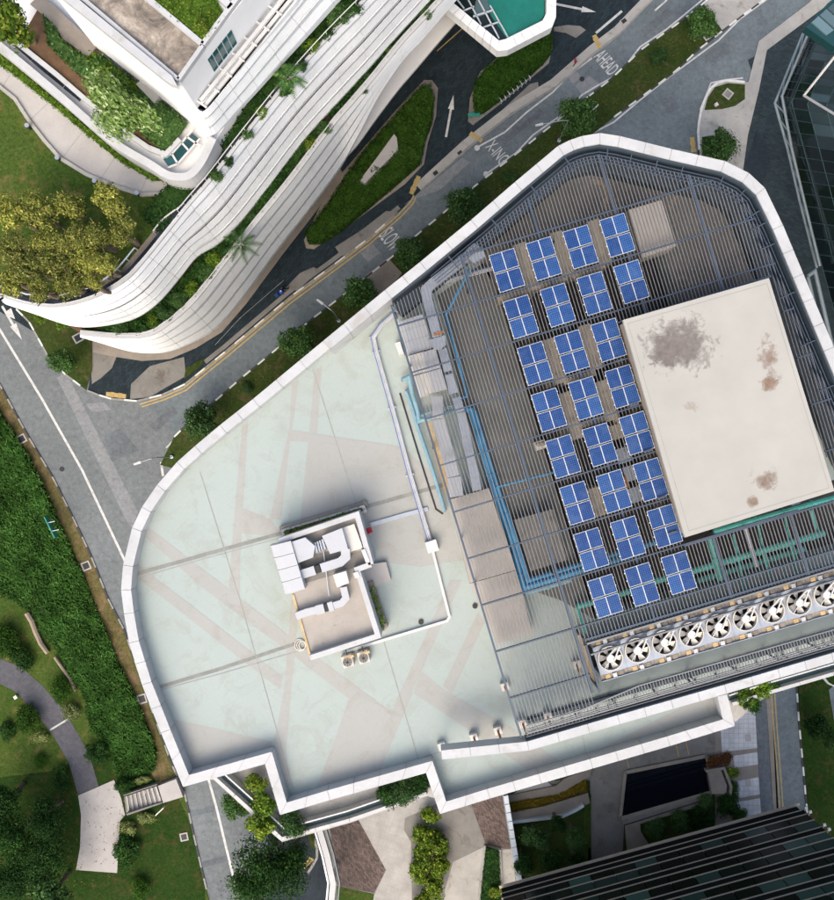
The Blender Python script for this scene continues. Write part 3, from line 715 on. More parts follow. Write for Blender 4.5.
def lid(x, y, w, h, rot, z=.13, frame='concrete_pale', inner='black', label='', nm='drain_cover'):
    c = W(x, y, z); root = thing(nm, (c.x, c.y, z-.1), label, 'drain cover', 'drain covers set in the ground')
    MB().box((c.x, c.y, z-.1), (w, h, .12), rot).build('frame', M[frame], root)
    MB().box((c.x, c.y, z+.021), (w*.68, h*.68, .02), rot).build('grate', M[inner], root)
lid(21.6, 439, 1.1, 1.1, .5, label='pale square drain on brown verge nearest the left edge'); lid(12, 474, 1.0, .8, .3, label='half hidden drain at the edge of the tall grass')
lid(86, 566, 1.1, 1.1, .4, label='square drain on brown verge beside the tall grass middle'); lid(142, 699, 1.1, 1.2, .3, label='square drain on brown verge beside white curved roof edge')
lid(184, 837, 1.0, 1.0, .2, label='square drain in grass beside road below concrete steps'); lid(78, 338, 1.2, 1.1, .5, label='dark square drain on the small grass corner with one tree')
lid(728, 94, 1.1, 1.1, .9, inner='concrete_grey', label='grey square cover in the small leaf shaped grass island'); lid(708, 35, 1.3, 1.0, .6, label='dark framed drain at verge crossing beside paved slab')
lid(460, 153, .9, .7, .65, z=.03, frame='concrete', label='black grating in pavement strip near the crossing text'); lid(435.5, 173, .9, .7, .65, z=.03, frame='concrete', label='black grating in pavement strip below the first grating')
lid(624, 21, .9, .7, .65, z=.03, frame='concrete', label='black grating in pavement strip at top of street')
for x, y, lb in ((62, 469, 'small round dark manhole on pale road at left'), (582, 79, 'small round dark manhole on street beside AHEAD lettering')):
    c = W(x, y, 0); tag(MB().tube([(c.x, c.y, 0), (c.x, c.y, .024)], .32, 14).build('manhole_cover', M['black']), lb, 'manhole')

# garden on the left
path_out = [(-40, 655), (0, 659), (21, 667), (42, 685.5), (63, 709), (79, 735.6), (90, 757), (98, 784.5)]; path_in = [(78, 795), (68.6, 762), (53, 735.6), (37, 714.5), (16, 692), (0, 684), (-40, 676)]
sheet('garden_path', path_out+[(99, 790)]+path_in, .1, M['path'])
stripe([(50, 730), (70, 718)], .22, z=.106)
fp = slab('concrete_landing', [(78, 795.6), (114, 780), (121, 798), (125, 815), (120, 821), (117, 873), (76, 870), (80, 847), (81, 815)], 0, .16, M['concrete_pale']); fp['kind'] = 'structure'
st = thing('garden_steps', W(142, 798, 0), 'short flight of pale concrete steps between slab and road', 'steps')
for i in range(8):
    t0, t1 = i/8, (i+1)/8-.02
    def lp(a, b, t): return (a[0]+(b[0]-a[0])*t, a[1]+(b[1]-a[1])*t)
    a, b, c_, d_ = (124, 797), (157, 786), (162, 801), (126, 813)
    z1 = .2+.1*i
    slab('tread', [lp(a, b, t0), lp(a, b, t1), lp(d_, c_, t1), lp(d_, c_, t0)], 0, z1, M['concrete_pale'], st)
    slab('nosing', [lp(a, b, t0), lp(a, b, t0+.045), lp(d_, c_, t0+.045), lp(d_, c_, t0)], z1+.002, z1+.02, M['concrete_grey'], st)
slab('side_wall', [(124, 796), (157, 785), (157, 784), (123, 795)], 0, 1.1, M['concrete_grey'], st); slab('side_wall', [(126, 814), (162, 802), (162, 803.5), (127, 815.5)], 0, 1.1, M['concrete_grey'], st)
slab('landing', [(158, 786), (176, 779), (183, 797), (163, 803)], 0, .95, M['concrete_pale'], st)
rumble(((122, 799), (125, 812)), 5)
for pts, lb in (([(27, 613), (32, 621), (36, 632), (41, 643), (48, 653)], 'weathered timber edging log along the lawn, upper piece'), ([(55, 657), (62, 667), (70, 678), (76, 691)], 'weathered timber edging along tall grass, lower piece')):
    P = [W(x, y, .35) for x, y in pts]
    tag(MB().tube([(p.x, p.y, .45) for p in P], [.34, .36, .34, .33, .3][:len(P)] if pts[0][0] == 27 else .2, 7).build('timber_log', M['wood']), lb, 'log')
sg = thing('road_sign', W(50, 530, 0), 'teal edged road sign on two posts in tall grass', 'sign')
p0, p1 = W(44, 517, 2.6), W(54.5, 538, 2.6)
MB().quad8([(p0.x-.05, p0.y-.03, 1.5), (p1.x-.05, p1.y-.03, 1.5), (p1.x+.05, p1.y+.03, 1.5), (p0.x+.05, p0.y+.03, 1.5)], [(p0.x-.05, p0.y-.03, 2.6), (p1.x-.05, p1.y-.03, 2.6), (p1.x+.05, p1.y+.03, 2.6), (p0.x+.05, p0.y+.03, 2.6)]).build('board', M['sign_green'], sg)
for t in (.28, .68):
    q = p0+(p1-p0)*t; MB().tube([(q.x+.1, q.y+.02, 0), (q.x+.1, q.y+.02, 2.5)], .05, 8).build('post', M['steel_pale'], sg)
    MB().tube([(q.x+.1, q.y+.02, 2.45), (q.x+.9, q.y+.2, 2.45)], .05, 6).build('bracket', M['steel_pale'], sg)

# planting on the ground
TALL = [(-30, 370), (0, 412), (30, 457), (50, 499), (74, 554), (87, 582), (98, 611), (121, 666), (137, 698), (157, 750), (155, 770), (118, 775), (108, 743), (90, 728), (84, 694), (58, 650), (34, 612), (0, 592), (-60, 580)]
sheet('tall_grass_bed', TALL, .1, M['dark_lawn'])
scatter_blades('tall_grass', TALL, .1, 42000, 1.2, M['leaf_tall'], 'lush tall green grass band between lawn and road', 'grass')
for x, y, r, k, lb, a, ro in ((8, 640, 17, 'hedge', 'rounded light green hedge mound above the path at left edge', (1.25, .8), -.8), (22, 657, 12, 'dark', 'dark mottled shrub mound above the curved path', (1.2, .8), -.8),
        (62, 690, 13.5, 'hedge', 'round dark green bush at outside of the path bend', (1, 1), 0), (72, 712, 10, 'sage', 'pale sage bush beside the white path line, outer side', (1, 1.1), 0),
        (29, 718, 16, 'hedge', 'long green mound on inner side of the path bend', (1.1, .8), -.8), (42, 736, 9, 'sage', 'pale sage bush beside the white path line, inner side', (1.2, .8), .3),
        (98, 752, 11, 'dark', 'round dark bush between path and tall grass', (1.1, .9), 0), (8, 731, 9, 'dark', 'dark shrub at left edge below the path', (1, 1), 0), (40, 762, 8, 'hedge', 'small leafy shrub on lawn left of the path', (1, 1), 0),
        (62, 778, 11, 'dark', 'dark low shrub against left side of path end', (.8, 1.2), 0), (126, 785, 10, 'dark', 'dark shrub above the concrete steps', (1.2, .7), .2), (143, 780, 7, 'sage', 'dry pale shrub at top of the concrete steps', (1.2, .7), .2),
        (130, 828, 9, 'sage', 'spiky grey green plant below the steps', (1.2, .9), 0), (147, 818, 8, 'sage', 'spiky grey green plant right of the first below the steps', (1.2, .9), 0), (128, 850, 14, 'dark', 'dark shrub beside lower edge of the concrete slab', (1, 1.1), 0), (140, 888, 11, 'hedge', 'leafy shrub at bottom edge near concrete slab', (1, 1), 0)):
    shrub('round_shrub', x, y, r, .08, k, lb, asp=a, rot=ro, group='shrubs in the garden by the path')
for x, y, r, k, lb in ((12, 838, 24, 'big', 'bright topped tree at left edge beside the pale slab'), (45, 818, 20, 'big', 'dark tree with yellow blooms left of the pale slab'), (40, 858, 25, 'big', 'broad dark tree left of the lower pale slab'),
        (14, 880, 24, 'big', 'tree in the bottom left corner'), (52, 893, 22, 'street', 'yellowish tree at bottom edge left of the slab'), (4, 800, 16, 'dark', 'dark tree at left edge above bright topped tree')):
    tree('garden_tree', x, y, r, .08, 7.5, k, lb, group='trees left of the pale slab')
scatter_leaves('fallen_leaves', [(70, 790), (125, 780), (130, 870), (60, 900), (30, 800)], .17, 260, M['fallen'], 'scattered fallen leaves on the pale slab and lawn')
scatter_leaves('fallen_leaves', [(216, 402), (279, 349), (400, 260), (500, 178), (611, 84), (700, 10), (690, 50), (600, 120), (470, 215), (300, 375)], .12, 420, M['fallen'], 'scattered fallen leaves on the street verge', .14)

for x, y, r, lb in ((297, 341, 17, 'round street tree on verge below the yellow lines, left of the lamp post'), (361, 292, 16, 'round street tree on verge just below the verge crossing'), (407, 253, 15, 'round street tree on verge covering the end of SLOW'),
        (464, 204, 17, 'dark street tree on verge against white roof edge top'), (200, 420, 17, 'street tree at the left tip of the verge by junction'), (62, 360, 13, 'young tree on the small grass corner by the curved building'),
        (579, 118, 19, 'street tree on verge between X-ING and AHEAD lettering'), (701, 23, 15, 'street tree on verge beside the paved crossing at top'), (718, 146, 17, 'tree in the footpath bed beside white roof corner')):
    tree('street_tree', x, y, r, .1, 5.5, 'street', lb, group='street trees')
for x, y, r, lb in ((659, 58, 9, 'low dark shrub on verge above AHEAD road'), (247, 388, 6, 'small sapling on verge near the white roof edge'), (509, 178, 7, 'small shrub on verge below X-ING lettering'), (200, 421, 4, 'pale sprig in front of the tree at verge tip')):
    shrub('verge_shrub', x, y, r, .1, 'street', lb, group='low shrubs on the verge')
# driveway hedges
H1 = [(305, 231), (327, 203), (345, 175), (369, 142), (395, 114), (420, 84), (430, 83), (434, 95), (432, 118), (424, 140), (420, 160), (400, 178), (370, 203), (340, 228), (320, 241), (308, 241)]
bd = slab('planter_border', [(304, 240), (306, 248), (314, 249), (345, 228), (405, 184), (424, 164), (428, 142), (436, 116), (438, 88), (432, 80), (424, 80), (396, 110), (340, 175), (320, 206)], -.02, .16, M['concrete_warm']); bd['kind'] = 'structure'
hedge('driveway_hedge', H1, .16, 1.9, M['leaf_hedge'], 'long clipped green hedge island with concrete wedge on driveway')
H2 = [(476, 79), (487, 65), (506, 50), (530, 36), (548, 24), (553, 29), (553, 47), (546, 57), (527, 74), (500, 96), (484, 108), (476, 108), (474, 92)]
bd = slab('planter_border', [(470, 98), (468, 121), (473, 125), (500, 104), (549, 63), (553, 45), (548, 25), (506, 50), (480, 72)], -.02, .16, M['concrete_grey']); bd['kind'] = 'structure'
hedge('driveway_hedge', H2, .16, 2.0, M['leaf_hedge'], 'rounded green hedge island below the teal canopy')
tag(slab('concrete_wedge', [(360, 180), (378, 156), (394, 134), (397, 138), (398, 150), (380, 168), (365, 183)], .1, 2.0, M['concrete_pale']), 'rough pale concrete wedge set in the long hedge', 'stone')
for i in range(8):
    c = W(500+i*4.1, 98.5-i*3.3, 1.0); r = thing('cycle_stand', (c.x, c.y, .16), ['first', 'second', 'third', 'fourth', 'fifth', 'sixth', 'seventh', 'eighth'][i]+' small pale steel stand from left along the lower hedge edge', 'stand', 'row of stands by the hedge')
    MB().tube([(c.x-.25, c.y+.3, .16), (c.x-.25, c.y+.3, .9), (c.x, c.y, 1.05), (c.x+.25, c.y-.3, .9), (c.x+.25, c.y-.3, .16)], .045, 6).build('hoop', M['steel_pale'], r)
    MB().box((c.x-.1, c.y+.1, .14), (.5, .3, .05), .7).build('base_plate', M['steel'], r)
bn = thing('bench', W(474, 115, 0), 'small green bench beside the lower hedge tip', 'bench')
c = W(474, 115, .5)
MB().box((c.x, c.y, .55), (1.5, .45, .08), .08).build('seat', M['sign_green'], bn)
for s in (-.6, .6): MB().box((c.x+s, c.y, .1), (.1, .4, .45), .08).build('leg', M['steel'], bn)
# lamp posts
def lamp(x, y, hx, hy, label):
    b = W(x, y, .1); hd = W(hx, hy, 7.6)
    r = thing('street_lamp', (b.x, b.y, .1), label, 'street lamp', 'street lamps on the verge')
    MB().tube([(b.x, b.y, .1), (b.x, b.y, 6.9), (b.x+(hd.x-b.x)*.25, b.y+(hd.y-b.y)*.25, 7.4), (hd.x, hd.y, 7.62)], [.09, .06, .045, .035], 8).build('pole', M['steel'], r)
    MB().tube([(b.x, b.y, .08), (b.x, b.y, .4)], .22, 10).build('base', M['steel_pale'], r)
    d = Vector((hd.x-b.x, hd.y-b.y)).normalized()
    MB().quad8([(hd.x-d.y*.16, hd.y+d.x*.16, 7.5), (hd.x+d.y*.16, hd.y-d.x*.16, 7.5), (hd.x+d.x*.9+d.y*.12, hd.y+d.y*.9-d.x*.12, 7.55), (hd.x+d.x*.9-d.y*.12, hd.y+d.y*.9+d.x*.12, 7.55)],
               [(hd.x-d.y*.14, hd.y+d.x*.14, 7.7), (hd.x+d.y*.14, hd.y-d.x*.14, 7.7), (hd.x+d.x*.9+d.y*.1, hd.y+d.y*.9-d.x*.1, 7.66), (hd.x+d.x*.9-d.y*.1, hd.y+d.y*.9+d.x*.1, 7.66)]).build('lamp_head', M['fan_white'], r)
lamp(339, 321, 323, 304, 'street lamp on verge between two round trees, reaching over yellow lines')
lamp(559, 141, 543, 124, 'street lamp on verge below the X-ING to AHEAD stretch')
lamp(172, 457, 141, 462, 'street lamp at verge tip reaching over the junction')
# sign boards on the verge
for x, y, lb in ((594, 109, 'small white and blue sign plate on verge below AHEAD'), (160, 811, 'small cream notice board on grass below the steps')):
    c = W(x, y, 1.2); r = thing('notice_board', (c.x, c.y, .1), lb, 'sign')
    MB().box((c.x, c.y, .9), (1.4, .12, .6), .75).build('board', M['cream'], r)
    for s in (-.45, .45): MB().tube([(c.x+s*.73, c.y+s*.68, .08), (c.x+s*.73, c.y+s*.68, 1.0)], .04, 6).build('post', M['steel'], r)
for x, y, lb in ((16, 697, 'small white box light on the lawn by the path'), (716, 105, 'small white box in the leaf shaped grass island'), (146, 791, 'white round globe light at top of the steps')):
    c = W(x, y, .3); r = thing('garden_light', (c.x, c.y, .08), lb, 'light')
    MB().box((c.x, c.y, .08), (.34, .34, .4), .6).build('housing', M['fan_white'], r); MB().box((c.x, c.y, .48), (.42, .42, .06), .6).build('cap', M['cream'], r)
# ---------------------------------------------------------------- curved white building (upper left)
cb = thing('curved_office_building', W(150, 150, 0), 'large white building with sweeping curved facade bands and planted terraces', 'building')
def facade(pairs, ztop, groups, parent, mat, nseg=5, seg_per_panel=3, lip=.17, gapm='slot', zt_off=0):
    """pairs: (top px, bottom px, z bottom). groups: list of (f0, f1) fractions of the height for each cladding strip"""
    T = [W(a[0], a[1], ztop) for a, b, zb in pairs]; B = [W(b[0], b[1], zb) for a, b, zb in pairs]
    T = catmull(T, nseg); B = catmull(B, nseg); n = len(T)
    nor = []
    for i in range(n):
        t = (T[min(i+1, n-1)]-T[max(i-1, 0)]); nn = Vector((-t.y, t.x, 0)).normalized()
        if nn.dot(-((T[i]+B[i])/2)) < 0: nn = -nn
        nor.append(nn)
    # dark backing with windows behind the slots
    mb = MB()
    for i in range(n-1):
        a0, a1, b0, b1 = T[i]-nor[i]*.06, T[i+1]-nor[i+1]*.06, B[i]-nor[i]*.06, B[i+1]-nor[i+1]*.06
        k = .5
        mb.quad8([a0, a1, b1, b0], [a0-nor[i]*k, a1-nor[i+1]*k, b1-nor[i+1]*k, b0-nor[i]*k])
    mb.build('facade_backing', M[gapm], parent)
    for gi, (f0, f1) in enumerate(groups):
        l0, l1 = (0.0, lip) if gi % 2 == 0 else (lip, 0.0)
        for s in range(0, n-1, seg_per_panel):
            e = min(s+seg_per_panel, n-1); mb = MB(); vs = []
            for i in range(s, e+1):
                p0 = T[i].lerp(B[i], f0); p1 = T[i].lerp(B[i], f1); nn = nor[i]
                sh = (T[i+1]-T[i]) if i < n-1 else (T[i]-T[i-1])
                g = sh.normalized()*(.012 if i == s else (-.012 if i == e else 0))
                vs += [p0+g-nn*.04, p0+g+nn*l0, p1+g+nn*l1, p1+g+nn*(l1-.02)-Vector((0, 0, .03)), p1+g-nn*.04]
            m = e-s+1; fs = [tuple(range(5)), tuple(reversed(range((m-1)*5, m*5)))]
            for i in range(m-1):
                b = i*5; fs += [(b+j, b+(j+1) % 5, b+5+(j+1) % 5, b+5+j) for j in range(5)]
            mb.add(vs, fs); mb.build('cladding_panel', mat, parent)
    return T, B, nor
A = [((-60, 268), (-60, 272), 33.5), ((-30, 283), (-30, 288), 33.3), ((0, 296), (0, 300.5), 33), ((26, 304), (34, 312.5), 31), ((50, 307), (74, 326), 28.5), ((74, 304), (105, 326.5), 26.5), ((100, 295), (137, 319), 24),
     ((127, 279), (160, 303), 23.5), ((148, 256), (180, 280), 23), ((169, 230), (198, 258), 23), ((190, 204), (220, 245), 21.4), ((211, 180), (240, 226), 21), ((242, 140), (268, 191), 21), ((287, 84), (306, 141), 21),
     ((332, 34), (344, 99), 21), ((358, 8), (367, 74), 21), ((390, -26), (394, 43), 21), ((430, -70), (429, 5), 21), ((480, -125), (470, -40), 21)]
gA = []
for g in range(4):
    f = g*.25
    for k in range(3): gA.append((f+k*.074+(.002 if k else 0), f+(k+1)*.074-.002))
TA, BA, NA = facade(A, 34.4, gA, cb, M['white_cool'], seg_per_panel=5)
B_ = [((80, 335), (80, 335.5), 21), ((92, 336), (98, 341), 19), ((119, 338), (135, 352), 15.4), ((148, 336), (165, 352.5), 13), ((169, 324), (192, 343), 11.5), ((195, 301), (219, 327), 9.5), ((226, 262), (246, 295), 9.5),
      ((257, 223), (277, 252), 9.5), ((292, 180), (309, 211), 10), ((332, 127), (340, 169), 10.5), ((352, 104), (358, 137), 14), ((375, 77), (378, 97), 17), ((400, 46), (402, 61), 18), ((420, 24), (421, 41), 17.5), ((450, -8), (449, 8), 17.5), ((480, -40), (474, -20), 17.5), ((520, -85), (512, -60), 17.5)]
gB = [(k*.125+.002, (k+1)*.125-.002) for k in range(8)]
TB, BB, NB = facade(B_, 22, gB, cb, M['white_cool'], seg_per_panel=6, lip=.18)
Cp = [((197, 109), (208, 139), 35.6), ((205, 111), (217, 136), 35.2), ((222, 92), (238, 113), 35), ((240, 70), (254, 96), 35), ((265, 38), (282, 65), 35), ((292, 3), (315, 29), 35), ((330, -45), (350, -10), 35), ((380, -108), (395, -60), 35)]
gC = [(0, .13), (.133, .27), (.273, .42), (.46, .62), (.623, .8), (.803, 1.0)]
TC, BC, NC = facade(Cp, 41, gC, cb, M['white_cool'], seg_per_panel=4, lip=.18)
far_ = [(700, -300), (-300, -300), (-300, 100)]
def poly_slab(name, line, z0, z1, mat, inset=.15, nor=None):
    P = [Vector((p.x, p.y))-Vector((nn.x, nn.y))*inset for p, nn in zip(line, nor)]
    P += [W(560, -170, z1).xy, W(200, -260, z1).xy, W(-140, -200, z1).xy, W(-140, 200, z1).xy]
    return MB().prism(P, z0, z1).build(name, mat, cb)
poly_slab('garden_slab', TA, 32.6, 33.4, M['lawn'], .1, NA)
poly_slab('terrace_slab', TB, 20.2, 21.0, M['soil'], .1, NB)
poly_slab('soffit_slab', BB, 9.0, 9.4, M['white_warm'], .8, NB)
# set-back ground floor and core walls
P = [Vector((p.x, p.y))-Vector((nn.x, nn.y))*5 for p, nn in zip(BB, NB)][4:] + [W(560, -170, 0).xy, W(200, -200, 0).xy, W(-100, -100, 0).xy, W(-60, 200, 0).xy, W(60, 280, 0).xy]
MB().prism(P, 0, 9.0).build('ground_floor_wall', M['glass_dark'], cb)
# parapet cap along band A and B with rails
def cap(line, nor, z, w, mat, name='parapet_cap', n0=0, n1=None, step=4, inset=.0, h=.25):
    n1 = n1 or len(line)-1
    for s in range(n0, n1, step):
        e = min(s+step, n1); mb = MB()
        for i in range(s, e):
            a, b = line[i]+nor[i]*.05-nor[i]*inset, line[i+1]+nor[i+1]*.05-nor[i+1]*inset; c_, d_ = a-nor[i]*w, b-nor[i+1]*w
            q = [Vector((p.x, p.y, z-h)) for p in (a, b, d_, c_)]
            mb.quad8(q, [v+Vector((0, 0, h)) for v in q])
        mb.build(name, mat, cb)
cap(TA, NA, 34.45, .3, M['white'], step=5); cap(TB, NB, 22.05, .55, M['white'], step=6)
def rail(name, pts, z, parent, mat, r=.05, post=1.6, h=1.0):
    P = resample([Vector((p[0], p[1])) for p in pts], post)
    MB().tube([(p.x, p.y, z+h) for p in P], r, 6).build(name, mat, parent)
    mb = MB()
    for p in P: mb.tube([(p.x, p.y, z), (p.x, p.y, z+h)], r*.8, 5, cap=False)
    mb.build(name+'_posts', mat, parent)['kind'] = 'stuff'
rail('handrail', [p-n*.25 for p, n in zip(TA, NA)][48:], 34.45, cb, M['fan_white'], .045, 1.8, .7)
rail('handrail', [p-n*.2 for p, n in zip(TB, NB)][10:], 22.05, cb, M['fan_white'], .045, 1.8, .6)
# walkway and double railing along the garden rim
walk = [(-40, 275), (0, 291), (26, 299.5), (50, 302), (74, 299), (100, 289.5), (125, 274), (144, 252), (165, 226), (186, 201)]
MB().duct([W(x, y, 33.42) for x, y in walk], 1.0, .05).build('rim_walkway', M['concrete_warm'], cb)
for off, hh in ((0, 33.4), (-9, 33.4)):
    rl = [(-40, 271), (0, 285.5), (26, 294), (53, 296.5), (80, 291), (100, 282.5), (118, 268), (134, 248), (141, 240)] if off else [(-40, 279), (0, 294), (26, 302), (50, 305), (74, 302), (100, 293), (126, 277), (147, 254), (168, 228), (189, 202)]
    rail('garden_railing', [W(x, y, hh+1).xy for x, y in rl], hh, cb, M['steel_pale'] if off else M['fan_white'], .07, 1.2, 1.0)
rail('garden_railing', [W(x, y, 34.4).xy for x, y in [(153, 231), (160, 221), (172, 212), (190, 199)]], 33.4, cb, M['fan_white'], .07, 1.2, 1.0)
# roof garden: path, hedge strip
slab('garden_path', [(-40, 40), (0, 63), (16, 74), (53, 103), (87, 132), (119, 158), (148, 177), (169, 182), (190, 180), (185, 186), (169, 193), (142, 194.5), (116, 186), (87, 174), (61, 158), (45, 140), (29, 119), (16, 99), (0, 86), (-40, 60)], 33.3, 33.46, M['concrete_pale'], cb)
for a, b in (((2, 88), (12, 71)), ((30, 120), (50, 101)), ((62, 158), (84, 130)), ((100, 180), (116, 156)), ((140, 194), (147, 177))):
    ribbon('path_joint', [a, b], 33.47, .06, M['deck_line'], cb)
edge = [(-20, 74), (0, 87), (16, 100), (29, 120), (45, 141), (61, 159), (87, 175), (116, 187), (142, 195.5), (169, 194)]
MB().duct([W(x, y, 33.4) for x, y in edge], .3, .3).build('path_edging', M['concrete'], cb)
for lb, pp in (('low green hedge strip between garden path and white terrace wall', [(-30, 30), (0, 53), (53, 98), (111, 148), (150, 173), (165, 179), (150, 178), (119, 160), (87, 134), (53, 105), (16, 76), (0, 64), (-30, 45)]),):
    hedge('terrace_hedge', pp, 33.4, .8, M['leaf_bright'], lb, dens=55)
NTH = ['first', 'second', 'third', 'fourth', 'fifth', 'sixth', 'seventh', 'eighth', 'ninth', 'tenth', 'eleventh', 'twelfth', 'thirteenth', 'fourteenth', 'fifteenth', 'sixteenth', 'seventeenth', 'eighteenth', 'nineteenth']
# lower planters between the bands
def planter(lineO, norO, s, e, d0, d1, z0, h, mat, label, dens=40, leaf=.26):
    O = [p-n*d0 for p, n in zip(lineO, norO)][s:e]; I = [p-n*d1 for p, n in zip(lineO, norO)][s:e]
    k = (H-(z0+h))/F
    px = [(p.x/k+CX, -p.y/k+CY) for p in O]+[(p.x/k+CX, -p.y/k+CY) for p in reversed(I)]
    return hedge('planter_bed', px, z0, h, mat, label, 'planting', dens=dens, leaf=leaf, wob=.9)
planter(TB, NB, 6, 46, .4, 2.6, 21.0, 1.1, M['leaf_dark'], 'dark green planting in the ledge between the two curved white bands, lower stretch')
planter(TB, NB, 46, 82, .4, 2.2, 21.0, 1.0, M['leaf_dark'], 'dark green planting in the ledge between the two white bands, upper stretch')
planter(TA, NA, 44, 92, .3, 2.7, 33.4, 1.3, M['leaf_dark'], 'dark green planting along the upper terrace above the widest white band')
for i, (x, y, r, k) in enumerate(((215, 175, 8, 'street'), (228, 160, 6, 'dark'), (246, 132, 7, 'street'), (262, 112, 7, 'bright'), (285, 88, 8, 'dark'), (300, 64, 8, 'street'), (312, 46, 9, 'bright'), (338, 14, 12, 'street'), (352, 6, 10, 'dark'), (325, 32, 8, 'dark'))):
    shrub('terrace_shrub', x, y, r, 34.0, k, NTH[i]+' leafy shrub along the upper terrace rail counting from the lower left', group='shrubs on the upper terrace rail')
LEDGE = ((120, 329, 8, 'street'), (140, 327, 7, 'dark'), (152, 322, 8, 'bright'), (166, 314, 9, 'street'), (180, 300, 9, 'street'), (192, 288, 8, 'bright'), (206, 272, 9, 'street'), (214, 262, 9, 'bright'), (226, 250, 8, 'dark'), (252, 218, 6, 'street'), (280, 180, 6, 'dark'), (311, 144, 8, 'gold'), (324, 128, 8, 'street'), (362, 88, 6, 'dark'), (392, 50, 6, 'gold'), (426, 10, 8, 'street'), (40, 316, 7, 'bright'), (60, 324, 7, 'bright'), (90, 331, 7, 'bright'))
for i, (x, y, r, k) in enumerate(sorted(LEDGE)):
    shrub('terrace_shrub', x, y, r, 21.4 if x > 100 else 20.5, k, NTH[i]+' leafy shrub in the ledge between the two white bands, in order along the ledge', group='shrubs in the lower ledge')
def palm(x, y, z, r, label, n=9):
    c = W(x, y, z+2); root = thing('palm', (c.x, c.y, z), label, 'palm', 'palms on the ledge')
    MB().tube([(c.x, c.y, z), (c.x, c.y, z+1.9)], [.14, .1], 7).build('trunk', M['bark'], root)
    mb = MB()
    for i in range(n):
        a = i*6.283/n+random.uniform(-.2, .2); L = r*random.uniform(.85, 1.1); d = Vector((math.cos(a), math.sin(a))); s = Vector((-d.y, d.x))
        for j in range(12):
            t = .1+.9*j/12; z_ = z+1.9+math.sin(t*2.6)*.45-t*t*.5; q = c.xy+d*L*t; w = .42*math.sin(.35+t*2.6)
            for sg_ in (-1, 1):
                e = q+d*.28+s*sg_*w
                mb.add([(q.x, q.y, z_), (q.x+d.x*.13, q.y+d.y*.13, z_), (e.x, e.y, z_-.12)], [(0, 1, 2)])
    mb.build('fronds', M['leaf_street'], root, recalc=False)
palm(241, 245, 21.2, 1.9, 'palm hanging over the lower white band'); palm(289, 78, 33.8, 1.5, 'palm at the upper terrace rail')
# garden trees with yellow tops
gt = [(10, 214, 15), (38, 212, 17), (66, 206, 16), (12, 250, 16), (45, 240, 15), (72, 238, 14), (110, 200, 16), (122, 232, 16), (96, 236, 13), (30, 268, 16), (58, 264, 16), (84, 262, 14), (12, 282, 12), (40, 288, 12), (68, 282, 13), (104, 264, 12), (92, 282, 10)]
wh = ['at left edge nearest the concrete path', 'second from left in the top row', 'third in the top row', 'at left edge below the first', 'in the middle left of the clump', 'in the middle of the clump', 'standing furthest right in the top row by the path', 'at the right end of the clump by the railing', 'right of the clump centre', 'lower left of the clump', 'lower middle of the clump', 'lower right of the clump', 'in the bottom left corner by the railing', 'bottom second from left by the railing', 'bottom middle by the railing', 'lower right by the curved railing', 'bottom right by the curved railing']
for (x, y, r), w_ in zip(gt, wh):
    tree('garden_tree', x, y, r*random.uniform(.92, 1.15), 33.4, random.uniform(5.6, 7.2), 'yellow', 'yellow green roof garden tree '+w_, group='yellow green trees in the roof garden', asp=(random.uniform(.9, 1.25), random.uniform(.85, 1.1)))
for x, y, lb in ((30, 128, 'first'), (60, 160, 'second'), (97, 183, 'third'), (139, 195, 'fourth')):
    c = W(x, y, 33.5); r = thing('bollard_light', (c.x, c.y, 33.4), lb+' small dark bollard light from left along the curved path edge', 'light', 'bollard lights along the garden path')
    MB().tube([(c.x, c.y, 33.4), (c.x, c.y, 34.1)], .14, 8).build('post', M['black'], r); MB().tube([(c.x, c.y, 34.1), (c.x, c.y, 34.2)], .2, 8).build('cap', M['steel'], r)

# raised terrace with rounded white wall
D = [(-40, 15), (0, 46), (53, 90), (111, 140), (150, 164), (163, 172.5), (174, 176.5), (189, 175), (201, 162), (213, 138)]
Dc = catmull([W(x, y, 36.5) for x, y in D], 4)
L = offset_line([p.xy for p in Dc], .32); R = offset_line([p.xy for p in Dc], -.32)
for s in range(0, len(Dc)-1, 4):
    mb = MB()
    for i in range(s, min(s+4, len(Dc)-1)):
        mb.quad8([(p.x, p.y, 33.3) for p in (L[i], L[i+1], R[i+1], R[i])], [(p.x, p.y, 36.5) for p in (L[i], L[i+1], R[i+1], R[i])])
    mb.build('terrace_wall', M['white'], cb)
dpx = D+[(260, 60), (330, -60), (100, -160), (-40, -120)]
slab('terrace_floor', dpx, 33.45, 35.6, M['white_warm'], cb, at=36.5)
